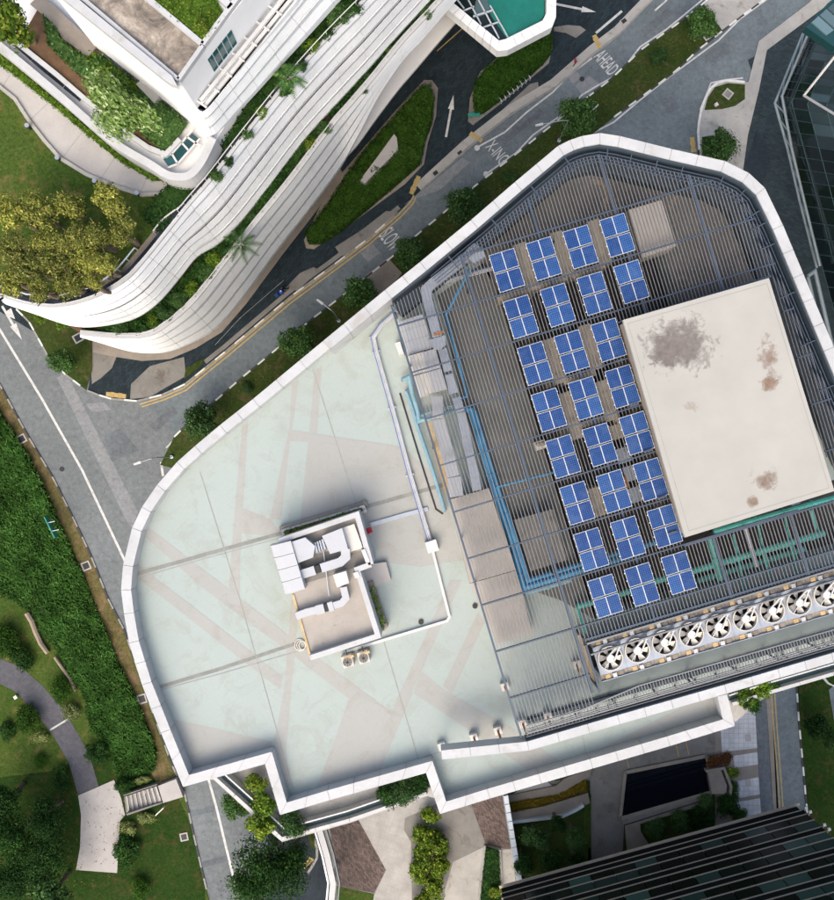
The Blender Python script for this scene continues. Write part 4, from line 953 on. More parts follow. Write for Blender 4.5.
# dark slots inside the terrace wall
inner = [(-8, 34), (20, 52), (48, 75), (76, 98)]
for i, (a, b) in enumerate((((14, 46), (29, 59)), ((31, 61), (45, 73)), ((47, 74.5), (61, 86)), ((63, 88), (78, 100)))):
    slab('terrace_slot', [a, b, (b[0]+2.6, b[1]-3.0), (a[0]+2.6, a[1]-3.0)], 35.5, 35.95, M['slot'], cb)
MB().duct([W(x, y, 35.6) for x, y in [(-10, 22), (20, 46), (60, 78), (90, 104), (130, 136), (150, 150), (168, 157), (182, 142)]], .4, .75).build('planter_wall', M['white'], cb)
slab('planter_soil', [(20, 40), (60, 74), (90, 100), (130, 132), (160, 150), (182, 118), (150, 92), (90, 45), (40, 5)], 35.4, 36.1, M['soil'], cb)
hedge('terrace_planting', [(42, 14), (52, 24), (60, 38), (75, 50), (90, 58), (100, 52), (140, 84), (185, 120), (172, 138), (162, 148), (150, 140), (125, 118), (108, 100), (95, 84), (70, 66), (46, 42)], 36.0, .9, M['leaf_street'], 'dark green shrubs along the raised terrace behind white wall', 'planting', dens=45, leaf=.28, wob=.9)
hedge('terrace_planting', [(90, 50), (112, 66), (135, 82), (128, 90), (104, 76), (88, 62)], 36.0, 1.0, M['leaf_bright'], 'bright green shrubs below the white tower wall', 'planting', dens=40, leaf=.3, wob=.9)
slab('terrace_walk', [(34, 0), (42, -6), (97, 46), (88, 57), (76, 48), (62, 38), (55, 28), (47, 18), (30, 4)], 36.0, 36.3, M['concrete_warm'], cb)
slab('terrace_block', [(136, 84), (142, 79), (160, 96), (154, 103)], 36.0, 37.0, M['concrete'], cb)
tree('terrace_tree', 16, 22, 25, 36.0, 5.5, 'gold', 'large yellow green tree in the top left corner of terrace')
tree('terrace_tree', 120, 110, 27, 36.0, 4.5, 'pale', 'pale tree with whitish leaves overhanging the white terrace wall', asp=(1.5, .82), rot=-.72)
# bay window in the rounded corner
for i, (a, b, c_, d_) in enumerate((((163, 159), (172, 156), (176, 163), (168, 166)), ((173, 155), (192, 133), (198, 138), (178, 162)))):
    slab('bay_window', [a, b, c_, d_], 35.5, 36.0, M['glass_teal'], cb)
for pp in ([(161, 157), (172, 154), (193, 130)], [(168, 168), (178, 164), (200, 139)], [(172, 154), (178, 164)], [(182, 143), (189, 151)], [(187, 137), (201, 147)]):
    MB().duct([W(x, y, 36.0) for x, y in pp], .16, .1).build('window_mullion', M['fan_white'], cb)
# top block
tb = [(46, -15), (163, 78.5), (170, 83.5), (176, 85.5), (181, 83), (203, 51), (243, 0), (300, -75), (120, -130)]
slab('tower_wall', tb, 35.5, 45.8, M['white_tower'], cb)
slab('roof_parapet', [(46, -15), (163, 78.5), (170, 83.5), (177, 85.5), (172, 76), (60, -16)], 45.8, 46.5, M['white'], cb)
False and slab('prow', [(176, 88), (202, 112), (213, 126), (214, 133), (207, 137), (198, 135), (188, 124), (172, 108)], 35.5, 42.5, M['white'], cb)
slab('upper_terrace', [(190, 100), (197, 108), (204, 110), (222, 91), (240, 70), (296, 2), (340, -60), (300, -75), (243, 0), (203, 51)], 40.2, 41.0, M['white_tower'], cb)
slab('mouldy_roof', [(78, -2), (137, -6), (203, 50), (180, 81)], 45.7, 45.9, M['mouldy'], cb)
slab('green_roof_bed', [(143, -8), (212, -8), (226, 16), (204, 44)], 45.7, 46.0, M['green_roof'], cb)
hedge('green_roof_planting', [(145, -6), (210, -6), (223, 16), (204, 42)], 46.0, .35, M['leaf_bright'], 'bright green low planting on the white tower roof', 'planting', dens=60, leaf=.22)
shrub('roof_shrub', 202, 24, 9, 46.2, 'gold', 'yellowish shrub on the green roof bed')
for pp, w in (([(136, -10), (204, 47)], .4), ([(204, 47), (230, 12), (243, -5)], .35), ([(76, -6), (180, 82)], .3), ([(180, 82), (204, 48)], .3), ([(212, -10), (232, 10)], .5)):
    MB().duct([W(x, y, 45.8) for x, y in pp], w, .5).build('roof_kerb', M['white'], cb)
for i in range(5):
    t0, t1 = i/5, (i+.86)/5; a, b = (216.5, 68), (241, 38)
    q0 = (a[0]+(b[0]-a[0])*t0, a[1]+(b[1]-a[1])*t0); q1 = (a[0]+(b[0]-a[0])*t1, a[1]+(b[1]-a[1])*t1)
    w_ = MB(); p0, p1 = W(*q0, 44.0), W(*q1, 44.0)
    def wallpt(p, z):   # project to the tower wall face
        return p
    e0, e1 = W(203, 51, 45.8).xy, W(243, 0, 45.8).xy; d = (e1-e0).normalized(); nn = Vector((d.y, -d.x))
    f0, f1 = e0+d*((p0.xy-e0).dot(d)), e0+d*((p1.xy-e0).dot(d))
    q = [f0-nn*.05, f1-nn*.05, f1+nn*.04, f0+nn*.04]
    win = MB().prism(q, 42.3, 44.4).build('window', M['glass_teal'], cb)
for pp, z in (([(201, 101), (283, 0), (320, -45)], 41.9), ([(205, 106), (287, 5), (325, -42)], 41.6)):
    MB().duct([W(x, y, z) for x, y in pp], .28, .16).build('pergola_rail', M['fan_white'], cb)
for t in range(9):
    x, y = 203+t*12.5, 104-t*15.4
    MB().duct([W(x-12, y-7, 41.75), W(x+4, y+4, 41.75)], .14, .12).build('pergola_bar', M['fan_white'], cb)

# ---------------------------------------------------------------- teal canopy at the top
cp = thing('canopy_building', W(500, -10, 0), 'low white rimmed building with teal court roof above driveway', 'building')
zc = 13.0
outer = [(446, 8), (497.6, 51), (508, 50), (552, 27), (556, 17), (557, -60), (440, -60), (420, -15)]
inn = [(453, 2.6), (499, 40.5), (505.5, 39), (542.5, 20.5), (546.5, 13), (547, -60), (450, -60), (430, -15)]
slab('base_wall', [(455, -60), (499, -45), (541, -50), (545, -118), (452, -118)], 0, zc-1.0, M['glass_dark'], cp, at=zc)
for i in range(7):
    a, b, c_, d_ = outer[i], outer[(i+1) % 8], inn[(i+1) % 8], inn[i]
    n = max(1, int(math.hypot(b[0]-a[0], b[1]-a[1])/9)); 
    for k in range(n):
        def lp(u, v, t): return (u[0]+(v[0]-u[0])*t, u[1]+(v[1]-u[1])*t)
        g = .003
        slab('rim_panel', [lp(a, b, k/n+g), lp(a, b, (k+1)/n-g), lp(d_, c_, (k+1)/n-g), lp(d_, c_, k/n+g)], zc-1.3, zc+.2, M['white_cool'], cp)
slab('court_surface', [(487, -60), (487, 2), (492, 14), (500, 25), (508, 37.5), (541, 20), (545, 12), (546, -60)], zc-1.0, zc-.6, M['court'], cp, at=zc)
slab('glass_roof', [(453, 3), (499, 39), (507, 38), (500, 25), (487, 2), (487, -60), (455, -60)], zc-1.0, zc-.7, M['glass_dark'], cp, at=zc)
slab('skylight', [(477, -6), (473, 16), (491, 10), (486, -8)], zc-.68, zc-.5, M['glass_blue'], cp, at=zc)
for a, b in (((457, 0), (464, 9)), ((466, -4), (481, 25)), ((476, -4), (499, 39)), ((490, 6), (508, 38)), ((462, 12), (474, 7)), ((483, 28), (500, 22)), ((473, 17), (492, 11))):
    MB().duct([W(*a, zc-.5), W(*b, zc-.5)], .13, .2).build('roof_mullion', M['steel_pale'], cp)

# ---------------------------------------------------------------- glass building at the right edge
gb = thing('glass_building', W(830, 200, 0), 'dark glass building with steel truss edge at the right', 'building')
rows = 34
def gpt(u, v):
    """u 0..1 across from the truss outward, v along the facade (0 top .. 1 bottom)"""
    if v < .5:
        t = v/.5; e = (806+(778-806)*min(1, t*2), 34+(100-34)*min(1, t*2)) if t < .5 else (778+(806-778)*(t-.5)*2, 100+(206-100)*(t-.5)*2)
    else:
        t = (v-.5)/.5; e = (806+(880-806)*t, 206+(480-206)*t)
    z = 11+u*14; p = W(e[0], e[1], 11); q = W(e[0]+70, e[1]+10, 25)
    r = p.lerp(q, u); return Vector((r.x, r.y, z))
us = [0, .22, .46, .72, 1.0]
for i in range(rows):
    for j in range(4):
        v0, v1 = i/rows+.0015, (i+1)/rows-.0015; u0, u1 = us[j]+.006, us[j+1]-.006
        q = [gpt(u0, v0), gpt(u1, v0), gpt(u1, v1), gpt(u0, v1)]
        m = 'glass_blue' if (u0+u1)/2 > .30+.9*abs(i/rows-.02) and i < 15 else 'glass_dark'  # paler blue panes carry the reflected sky in their colour
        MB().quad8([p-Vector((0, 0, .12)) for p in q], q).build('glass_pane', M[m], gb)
for j in range(5):
    MB().tube([gpt(us[j], k/24)+Vector((0, 0, .02)) for k in range(25)], .06, 5).build('mullion', M['mull'], gb)
mb = MB()
for i in range(rows+1):
    mb.tube([gpt(0, i/rows), gpt(1, i/rows)], .045, 4)
mb.build('transoms', M['mull'], gb)['kind'] = 'stuff'
mb = MB()
for i in range(24):
    a, b = gpt(0, i/24), gpt(0, (i+1)/24); c_, d_ = a+Vector((34, 0, 0)), b+Vector((34, 0, 0))
    mb.quad8([(a.x+13, a.y, 0), (b.x+13, b.y, 0), (d_.x, d_.y, 0), (c_.x, c_.y, 0)], [(a.x+13, a.y, 10.5), (b.x+13, b.y, 10.5), (d_.x, d_.y, 10.5), (c_.x, c_.y, 10.5)])
mb.build('base_wall', M['well'], gb)
tr = [(804.5, 30), (775, 103), (788, 150), (799.5, 200), (817, 268)]; ti = [(808, 34), (782, 96), (792, 150), (803.5, 198), (820, 266)]
P1 = [W(x, y, 11.6) for x, y in tr]; P2 = [W(x, y, 12.6) for x, y in ti]
MB().tube(P1, .15, 8).build('truss_chord', M['truss'], gb); MB().tube(P2, .15, 8).build('truss_chord', M['truss'], gb)
for i in range(4):
    for k in range(3):
        t0, t1 = k/3, (k+1)/3
        MB().tube([P1[i].lerp(P1[i+1], t0), P2[i].lerp(P2[i+1], t1)], .08, 6).build('truss_web', M['truss'], gb)
P3 = [W(x, y, 13) for x, y in [(808, 276), (815, 271), (836, 362), (850, 420)]]
MB().tube(P3, .22, 8).build('truss_chord', M['truss'], gb)
MB().tube([W(808, 277, 12), W(828, 360, 12), (W(846, 425, 12))], .2, 8).build('truss_chord', M['truss'], gb)
jn = W(804, 95.5, 20)
for q in ((836, 55), (836, 115)): MB().tube([jn, W(*q, 24)], .13, 8).build('strut', M['fan_white'], gb)
slab('roof_edge', [(806, 27), (828, 3), (870, -30), (880, 40), (836, 48)], 25.6, 26.6, M['glass_teal'], gb)
for i in range(4):
    a = (812+i*8, 22-i*7); slab('rooflight', [a, (a[0]+6.5, a[1]-6), (a[0]+22, a[1]+8), (a[0]+15, a[1]+13)], 26.6, 26.75, M['glass_blue'], gb)

# ---------------------------------------------------------------- dark tower at the bottom right
tw = thing('glass_tower', W(700, 960, 0), 'dark glass office tower with tan horizontal sunshade fins', 'building')
zb0 = 8.0
cL, cR = W(500, 886.5, zb0), W(797.5, 804, zb0); dT = (cR-cL).normalized(); nT = Vector((-dT.y, dT.x, 0)); nT = nT if nT.y > 0 else -nT
Lw = (cR-cL).length
back = -nT*24
def tprism(off, z0, z1, s0=0, s1=None, depth=None):
    s1 = Lw if s1 is None else s1; o = cL+nT*off; dp = back if depth is None else -nT*depth
    a, b = o+dT*s0, o+dT*s1; return MB().prism([a.xy, b.xy, (b+dp).xy, (a+dp).xy], z0, z1)
tprism(-.25, zb0, 42, .1, Lw-.2).build('core_wall', M['gap'], tw)
tprism(-5.5, 0, zb0, 3, Lw-6).build('base_wall', M['concrete_grey'], tw)
sk = 4.55
ncol = 14
for fl in range(7):
    z0 = 9.5+fl*sk
    for c in range(ncol):
        for (za, zb_) in ((z0+1.25, z0+2.75), (z0+2.85, z0+4.5)):
            r = random.random()
            tprism(-.05, za, zb_, Lw*c/ncol+.05, Lw*(c+1)/ncol-.05, .15).build('glass_pane', M['tower_blind'] if r > .8 else M['tower_glass'], tw)
    for zz, w in ((z0, .12), (z0+1.1, .12)):
        tprism(w-.1, zz, zz+.1, -.1, Lw+.35, w).build('sunshade_fin', M['fin_tan'], tw)
    tprism(.03, z0+2.75, z0+2.85, 0, Lw, .2).build('transom', M['fin_tan'], tw)
    tprism(-.05, z0+.12, z0+1.08, 0, Lw, .15).build('spandrel', M['gap'], tw)
    for zz in (z0, z0+1.1):
        e = cR+nT*.1+dT*.35
        MB().box((e.x, e.y, zz-.06), (.3, .3, .2), math.atan2(dT.y, dT.x)).build('fin_end', M['fan_white'], tw)
tprism(.12, zb0, zb0+.12, -.1, Lw+.2, .3).build('sunshade_fin', M['fin_tan'], tw)
# return face on the right side
bR = cR-nT*.2
for fl in range(7):
    z0 = 9.5+fl*sk
    for zz in (z0, z0+1.1):
        a = cR+dT*.12; MB().prism([a.xy, (a+back).xy, (a+back-dT*.3).xy, (a-dT*.3).xy], zz, zz+.1).build('sunshade_fin', M['fin_tan'], tw)

# ---------------------------------------------------------------- plazas below the main roof
sheet('plaza', [(300, 800), (560, 780), (560, 960), (300, 960)], .02, M['concrete_grey'])
sheet('plaza_white_paving', [(340, 780), (426, 780), (445, 800), (405, 818), (404, 830), (411, 842), (412, 900), (414, 960), (360, 960), (372, 900), (386, 870), (358, 819)], .03, M['paver_white'])
sheet('brick_paving', [(320, 800), (358, 819), (386, 870), (374, 893), (338, 886), (330, 830)], .034, M['brick_pave'])
sheet('plaza_lawn', [(337, 886), (374, 894), (366, 960), (336, 960)], .036, M['lawn'])
sheet('driveway', [(270, 790), (316, 800), (328, 850), (336, 884), (332, 960), (262, 960)], .028, M['road_dark'])
sheet('concrete_paving', [(438, 805), (470, 800), (485, 846), (453, 862), (443, 830)], .032, M['concrete_grey'])
sheet('concrete_paving', [(453, 862), (484, 847), (478, 900), (476, 960), (440, 960), (445, 890)], .034, M['concrete'])
sheet('brick_paving', [(466, 790), (520, 780), (512, 850), (486, 845)], .038, M['brick_pave'])
sheet('concrete_paving', [(502, 850), (512, 849), (524, 960), (505, 960)], .04, M['concrete'])
hb = slab('planter_border', [(484, 846), (501, 850), (504, 900), (506, 960), (474, 960), (479, 890)], 0, .35, M['concrete']); hb['kind'] = 'structure'
hedge('plaza_hedge', [(486.5, 849), (499, 853), (501, 900), (503, 960), (477, 960), (482, 890)], .35, .8, M['leaf_dark'], 'narrow dark green planted strip with pale border on the plaza')
shrub('plaza_shrub', 496, 893, 8, .6, 'gold', 'pale yellow shrub at bottom end of the dark planted strip')
for i, (x, y, r) in enumerate(((430, 815, 11), (424, 832, 14), (436, 840, 13), (442, 850, 8), (424, 852, 13), (437, 863, 13), (420, 868, 13), (432, 884, 14), (421, 896, 12))):
    shrub('golden_shrub', x, y, r, .1, 'gold', NTH[i]+' golden green shrub from the top in the tall clump beside white paving', group='golden shrubs in the plaza clump', hk=1.0)
bw = thing('footbridge_wall', W(325, 860, 0), 'white walled footbridge with glass side curving down from roof', 'footbridge')
fb = [(318, 826), (327, 856), (333, 884), (331, 905), (328, 960)]
P = [W(x, y, 5) for x, y in fb]
MB().duct([Vector((p.x, p.y, 4.4)) for p in P], .7, .6).build('deck', M['white'], bw)
Lx = offset_line([p.xy for p in P], .75); Rx = offset_line([p.xy for p in P], -.6)
MB().duct([(p.x, p.y, 4.2) for p in Lx], .15, .7).build('glass_side', M['glass_blue'], bw)
MB().duct([(p.x, p.y, 4.2) for p in Rx], .2, .6).build('outer_wall', M['white_cool'], bw)
for p in P[::2]: MB().tube([(p.x, p.y, 0), (p.x, p.y, 4.4)], .25, 8).build('column', M['white_warm'], bw)
kerb([(310, 832), (317, 845), (317, 858), (309, 872), (303, 878)], alt=False, m1='kerb_grey', w=.3)
grass_bed([(306, 826), (314, 832), (315, 850), (310, 845)], 'verge', .12, 'grass_bed')
# grey roofed wall between plaza and sunken garden
wl = thing('screen_wall', W(512, 850, 0), 'blue grey panelled screen wall between plaza and dark garden', 'wall')
for i in range(13):
    t0, t1 = i/13+.003, (i+1)/13-.003
    a = lambda t: (503.5+18.5*t, 796+112*t)
    (x0, y0), (x1, y1) = a(t0), a(t1)
    slab('wall_panel', [(x0, y0), (x1, y1), (x1+4.5, y1-.8), (x0+4.5, y0-.8)], 0, 4.2, M['steel_pale'], wl)
# sunken garden and ramps
sheet('garden_bed', [(508, 790), (590, 780), (592, 900), (524, 900)], .05, M['ground'])
for pp, z, m in (([(507, 796), (556, 786), (566, 778), (592, 768), (590, 777), (575, 785), (562, 795), (509, 804)], .5, 'concrete_warm'), ([(510, 813), (545, 806), (565, 800), (588, 793), (590, 803), (572, 812), (548, 818), (512, 823)], .8, 'concrete_warm'), ([(520, 790), (548, 782), (557, 791), (508, 797)], .2, 'concrete_pale')):
    o = slab('garden_ramp', pp, 0, z, M[m]); o['kind'] = 'structure'
MB().duct([W(x, y, .8) for x, y in [(511, 821), (545, 817), (562, 815), (575, 809), (583, 804)]], .35, .5).build('ramp_wall', M['steel_pale'])['kind'] = 'structure'
hedge('amber_hedge', [(509, 804), (560, 796), (586, 781), (588, 792), (564, 800), (545, 806), (510, 813)], .3, .7, M['leaf_orange'], 'amber groundcover strip along the sunken garden ramp')
for i, (x, y, r, k) in enumerate(((536, 836, 13, 'street'), (576, 838, 11, 'street'), (552, 860, 11, 'dark'), (524, 864, 10, 'dark'), (558, 824, 8, 'dark'), (577, 860, 8, 'dark'))):
    tree('garden_tree', x, y, r, .05, 6.0, k, ['large dark tree beside the blue grey screen wall', 'dark tree beside the concrete path above tower', 'dark tree above the tower fins', 'dark tree between screen wall and tower', 'small dark tree below the ramp', 'small dark tree near concrete path end'][i], group='dark trees in the sunken garden')
grass_bed([(584, 800), (591, 795), (591, 850), (584, 840)], 'lawn', .15, 'grass_strip')
# central concrete path, pool
sheet('concrete_paving', [(575, 775), (735, 720), (738, 760), (700, 770), (626, 780), (623, 850), (588, 900), (589, 850)], .045, M['concrete_grey'])
sheet('concrete_paving', [(590, 774), (626, 776), (621, 840), (619, 860), (588, 868)], .05, M['concrete_grey'])
for pp in ([(626, 757), (629, 768)], [(676, 744), (679, 757)], [(686, 742), (689, 755)]): stripe(pp, .12, 'paint_yellow', .056)
pl = thing('reflecting_pool', W(664, 785, 0), 'black rectangular reflecting pool with low concrete rim', 'pool')
slab('water', [(626, 773), (705, 757), (712, 790), (621, 816)], 0, .25, M['water'], pl)
for a, b in (((625, 772), (706, 755.5)), ((706, 755.5), (713, 791)), ((713, 791), (620, 818)), ((620, 818), (625, 772))):
    MB().duct([W(*a, .4), W(*b, .4)], .3, .05).build('rim', M['concrete_warm'], pl)
    MB().duct([W(*a, 0), W(*b, 0)], .3, .39).build('rim_wall', M['concrete_warm'], pl)
slab('overflow_ledge', [(622, 820), (712, 793), (712, 797), (623, 825)], 0, .3, M['concrete_grey'], pl)
slab('planter_ledge', [(625, 826), (711, 799), (711, 803), (640, 824), (641, 832), (650, 846), (627, 850)], 0, .3, M['concrete_warm'], pl)
slab('stone_block', [(708, 771), (720, 768), (727, 786), (726, 794), (712, 794)], 0, 1.0, M['concrete_warm'], pl)
MB().duct([W(x, y, .3) for x, y in [(704, 769), (722, 766), (729, 784), (728, 798)]], .3, .8).build('planter_wall', M['concrete_warm'], pl)
for i, (x, y, r, k, lb) in enumerate(((712, 761, 8, 'red', 'reddish shrub at the pool corner nearest white roof'), (724, 759, 8, 'red', 'reddish shrub right of the pool corner'), (731, 772, 8, 'gold', 'olive shrub right of the stone block by pool'), (733, 788, 7, 'hedge', 'green shrub right of the pool'), (728, 804, 12, 'dark', 'dark shrub below the stone block'), (700, 815, 12, 'dark', 'dark shrub under the pool ledge'), (680, 820, 11, 'street', 'leafy shrub under the pool ledge centre'), (655, 828, 10, 'street', 'leafy shrub under the pool ledge left'), (705, 803, 9, 'street', 'bright leafy shrub at the pool ledge'), (738, 815, 9, 'dark', 'dark shrub beside striped paving'))):
    shrub('pool_shrub', x, y, r, .1, k, lb, group='shrubs round the pool')
# striped pavement, dark cycle lane, road with yellow lines, lawn at the right
sheet('pavement', [(715, 690), (760, 690), (775, 840), (715, 840)], .06, M['concrete_warm'])
for y0, y1, x0, x1 in ((700, 706, 722, 755), (709, 748, 720, 756.5), (752, 764, 733, 758), (777, 794, 737, 760), (798, 815, 737, 762)):
    sheet('white_paving', [(x0, y0+4), (x1, y0), (x1+2, y1), (x0+2, y1+4)], .07, M['paver_cool'])
for x, y in ((748, 738), (748, 783)):
    c = W(x, y, .08); MB().box((c.x, c.y, .02), (.75, .9, .06), .1).build('inspection_cover', M['concrete_pale'])['kind'] = 'structure'
sheet('cycle_lane', [(754, 690), (766, 690), (771, 782), (759, 782)], .075, M['patch_dark']); sheet('cycle_lane', [(759, 782), (771, 782), (775, 840), (763, 840)], .075, M['road_grey'])
sheet('footway_edge', [(766, 690), (772, 690), (780, 840), (775, 840)], .08, M['concrete_warm'])
sheet('road', [(770, 660), (796, 660), (799, 720), (809, 840), (778, 840)], .08, M['road_grey'])
for x in (0, 3.2): stripe([(771+x, 685), (774+x, 730), (778+x, 780), (782+x, 840)], .16, 'paint_yellow', .086)
kerb([(796, 675), (799, 720), (803.5, 770), (808, 820), (810, 850)], z=.2)
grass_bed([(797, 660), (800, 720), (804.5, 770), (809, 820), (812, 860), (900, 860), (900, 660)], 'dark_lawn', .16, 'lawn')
sheet('road', [(829, 690), (860, 660), (900, 690), (900, 760), (834, 720)], .17, M['road_grey'])
for x, y, r, k, lb in ((819, 727, 13, 'dark', 'dark round tree on the right edge lawn'), (834, 742, 10, 'street', 'leafy tree cut by the right edge below dark round tree')):
    tree('lawn_tree', x, y, r, .16, 5, k, lb)
for a, b in (((793, 700), (795, 704)),):
    pass
tag(MB().tube([W(823, 677, .3), W(828, 683, .3), W(834, 686, .3)], [.18, .14, .1], 6).build('timber_log', M['cream']), 'pale curved log lying on the right edge lawn', 'log')
# ---------------------------------------------------------------- main building (white parapet, mint roof)
ZR = 36.0       # roof deck
ob = thing('office_building', W(430, 480, 0), 'big office building with mint and beige roof inside white rounded parapet', 'building')
FO = [(323, 341), (385, 290), (420, 262), (471, 220), (515, 182), (558, 146), (570, 140), (582, 136), (600, 133), (620, 136), (672, 149), (725, 161), (749, 173), (765, 188), (783, 225), (834, 347), (880, 457)]   # upper fascia, outer edge, z 40
FB = [(442, 759.5), (529, 750.5), (620, 724), (727, 693.5), (834, 662), (880, 648.5)]      # lower fascia, outer edge, z 40
PO = [(323, 341), (253, 399), (220, 425), (195, 446), (177, 462), (157, 485), (142, 507), (132, 528), (123, 565), (121, 590), (124, 614), (129, 643), (142, 685), (161, 733), (183, 787), (265, 764), (280, 815), (330, 800), (426, 773), (440, 814), (490, 798.5), (670, 746), (735, 726), (727, 694)]  # z 37.4
ZF, ZP = 40.0, 37.4
wFO = [W(x, y, ZF).xy for x, y in FO]; wFB = [W(x, y, ZF).xy for x, y in FB]; wPO = [W(x, y, ZP).xy for x, y in PO]
# body of the building, storey by storey
iFO = offset_line(wFO, -.15); iPO = offset_line(wPO, .15)
body = list(reversed(iFO)) + iPO[1:-1] + [wPO[-1]] + wFB[3:]
def bodyring(z0, z1, ins, mat, name):
    P = offset_line(body, -ins, True)
    MB().prism(P, z0, z1).build(name, mat, ob)
cxm = sum(p.x for p in body)/len(body)
area = sum(body[i].x*body[(i+1) % len(body)].y-body[(i+1) % len(body)].x*body[i].y for i in range(len(body)))
sgn = 1 if area > 0 else -1
for k in range(8):
    z0 = k*4.1
    bodyring(z0, z0+2.4, -sgn*.5 if False else sgn*-.5, M['glass_dark'], 'window_band')
    bodyring(z0+2.4, z0+4.1, sgn*-.3, M['white'], 'storey_band')
bodyring(32.8, 33.5, sgn*-.3, M['well'], 'shade_dark_well_floor')  # sunk and coloured dark to read as deep shade
# roof deck in three slabs round the plant well (px at z 36)
Lt, Lb_ = (464, 215), (627, 764)
def z36(P): return [Vector((p.x, p.y)) for p in P]
dF = offset_line(wFO, -.3); dP = offset_line(wPO, .3); dB = wFB
wd = lambda x, y: W(x, y, ZR).xy
iL = min(range(len(FO)), key=lambda i: abs(FO[i][0]-471))
deckA = [wd(466, 224)] + list(reversed(dF[:iL])) + dP[1:-4] + [dP[-4].lerp(dP[-3], .0)] + [wPO[-4].lerp(wPO[-3], .74)] + [wd(594, 619), wd(497, 289)]
deckB = [wd(497, 289), wd(466, 224)] + dF[iL+1:] + [wd(880, 466), wd(740, 508), wd(660, 240)]
deckC = [wd(594, 619), wd(880, 537)] + [wFB[5], wFB[4], wFB[3]] + [dP[-2], dP[-3]] + [wPO[-4].lerp(wPO[-3], .74)]
for P in (deckA, deckB, deckC):
    MB().prism(P, 33.5, ZR).build('roof_deck', M['deck'], ob)
# painted beige bands
def paint(px, m='deck_pink', z=ZR+.006, name='painted_band'):
    return sheet(name, px, z, M[m], ob)
bands = [
 [(308, 441), (404, 449), (440, 478), (452, 520), (462, 560), (420, 567), (382, 562), (360, 505), (300, 522)],
 [(292, 384), (299, 380), (292, 430), (290, 442), (281, 520), (270, 519), (286, 442), (289, 430)],
 [(315, 370), (322, 366), (317, 434), (309, 432)],
 [(242, 426), (248, 421), (243, 505), (240, 560), (240, 600), (228, 600), (233, 530)],
 [(243, 508), (270, 519), (281, 533), (262, 535), (237, 533)],
 [(147, 526), (205, 571), (313, 654), (392, 713), (380, 723), (349, 699), (282, 647), (200, 586), (141, 533)],
 [(136, 563), (158, 580), (200, 612), (283, 677), (280, 690), (200, 627), (140, 580), (134, 572)],
 [(291, 600), (299, 600), (296, 640), (286, 750), (291, 785), (283, 790), (273, 748), (284, 690), (288, 641)],
 [(172, 719), (200, 725), (273, 742), (272, 751), (264, 757), (192, 779), (186, 770)],
 [(349, 699), (380, 723), (392, 713), (400, 693), (413, 693), (405, 712), (380, 771), (316, 790)],
 [(396, 700), (407, 677), (450, 580), (462, 580), (422, 670), (410, 696)],
 [(478, 612), (485, 622), (452, 694), (443, 686)],
 [(421, 671), (445, 690), (519, 732), (566, 766), (532, 773), (505, 754), (413, 693)],
 [(690, 703), (724, 694), (727, 714), (590, 757), (602, 748)]]
for i, b in enumerate(bands): paint(b, z=ZR+.006+.0012*(i % 4))
paint([(291, 430), (310, 433), (404, 447), (410, 454), (306, 442), (290, 441)], z=ZR+.012)
for px, w in (([(313, 370), (356, 503)], .07), ([(200, 472), (240, 600), (293, 788)], .07), ([(384, 642), (420, 765)], .07), ([(160, 690), (220, 674), (312, 647)], .06), ([(135, 579), (200, 560), (280, 538)], .05), ([(440, 752), (424, 757)], .05), ([(580, 720), (587, 760)], .05), ([(140, 655), (143, 672), (155, 689)], .04)):  # thin line beside the left drain channel is its shadow, drawn in colour
    ribbon('joint_and_shadow_line', px, ZR+.018, w, M['deck_line'], ob)
for px, w in (([(136, 574), (200, 556), (282, 533)], .32), ([(156, 688), (220, 669), (300, 642)], .3), ([(365, 507), (432, 488), (447, 484)], .34)):
    ribbon('drain_channel', px, ZR+.015, w, M['drain'], ob)
# parapet made of panels
def panels(outer, w, z0, z1, length, name, mat, parent, side=1, gap=.035, core=True):
    O = outer; I = offset_line(O, w*side)
    if core:
        mb = MB(); g = .06
        O2, I2 = offset_line(O, g*side), offset_line(O, (w-g)*side)
        for i in range(len(O)-1):
            mb.quad8([(p.x, p.y, z0+.01) for p in (O2[i], O2[i+1], I2[i+1], I2[i])], [(p.x, p.y, z1-.05) for p in (O2[i], O2[i+1], I2[i+1], I2[i])])
        mb.build(name+'_core', M['joint'], parent)
    for i in range(len(O)-1):
        a, b, c_, d_ = O[i], O[i+1], I[i+1], I[i]; Ls = (b-a).length; n = max(1, round(Ls/length))
        for k in range(n):
            t0 = k/n+gap/2/Ls; t1 = (k+1)/n-gap/2/Ls
            q = [a.lerp(b, t0), a.lerp(b, t1), d_.lerp(c_, t1), d_.lerp(c_, t0)]
            MB().prism(q, z0, z1).build(name, mat, parent)
panels(wPO, .82, ZR-1.0, ZP, 2.2, 'parapet_panel', M['white'], ob)
panels(wFO, .84, ZR-1.0, ZF, 2.3, 'fascia_panel', M['white'], ob, side=-1)
panels(wFB, .72, 38.5, ZF, 2.3, 'fascia_panel', M['white'], ob, side=1)
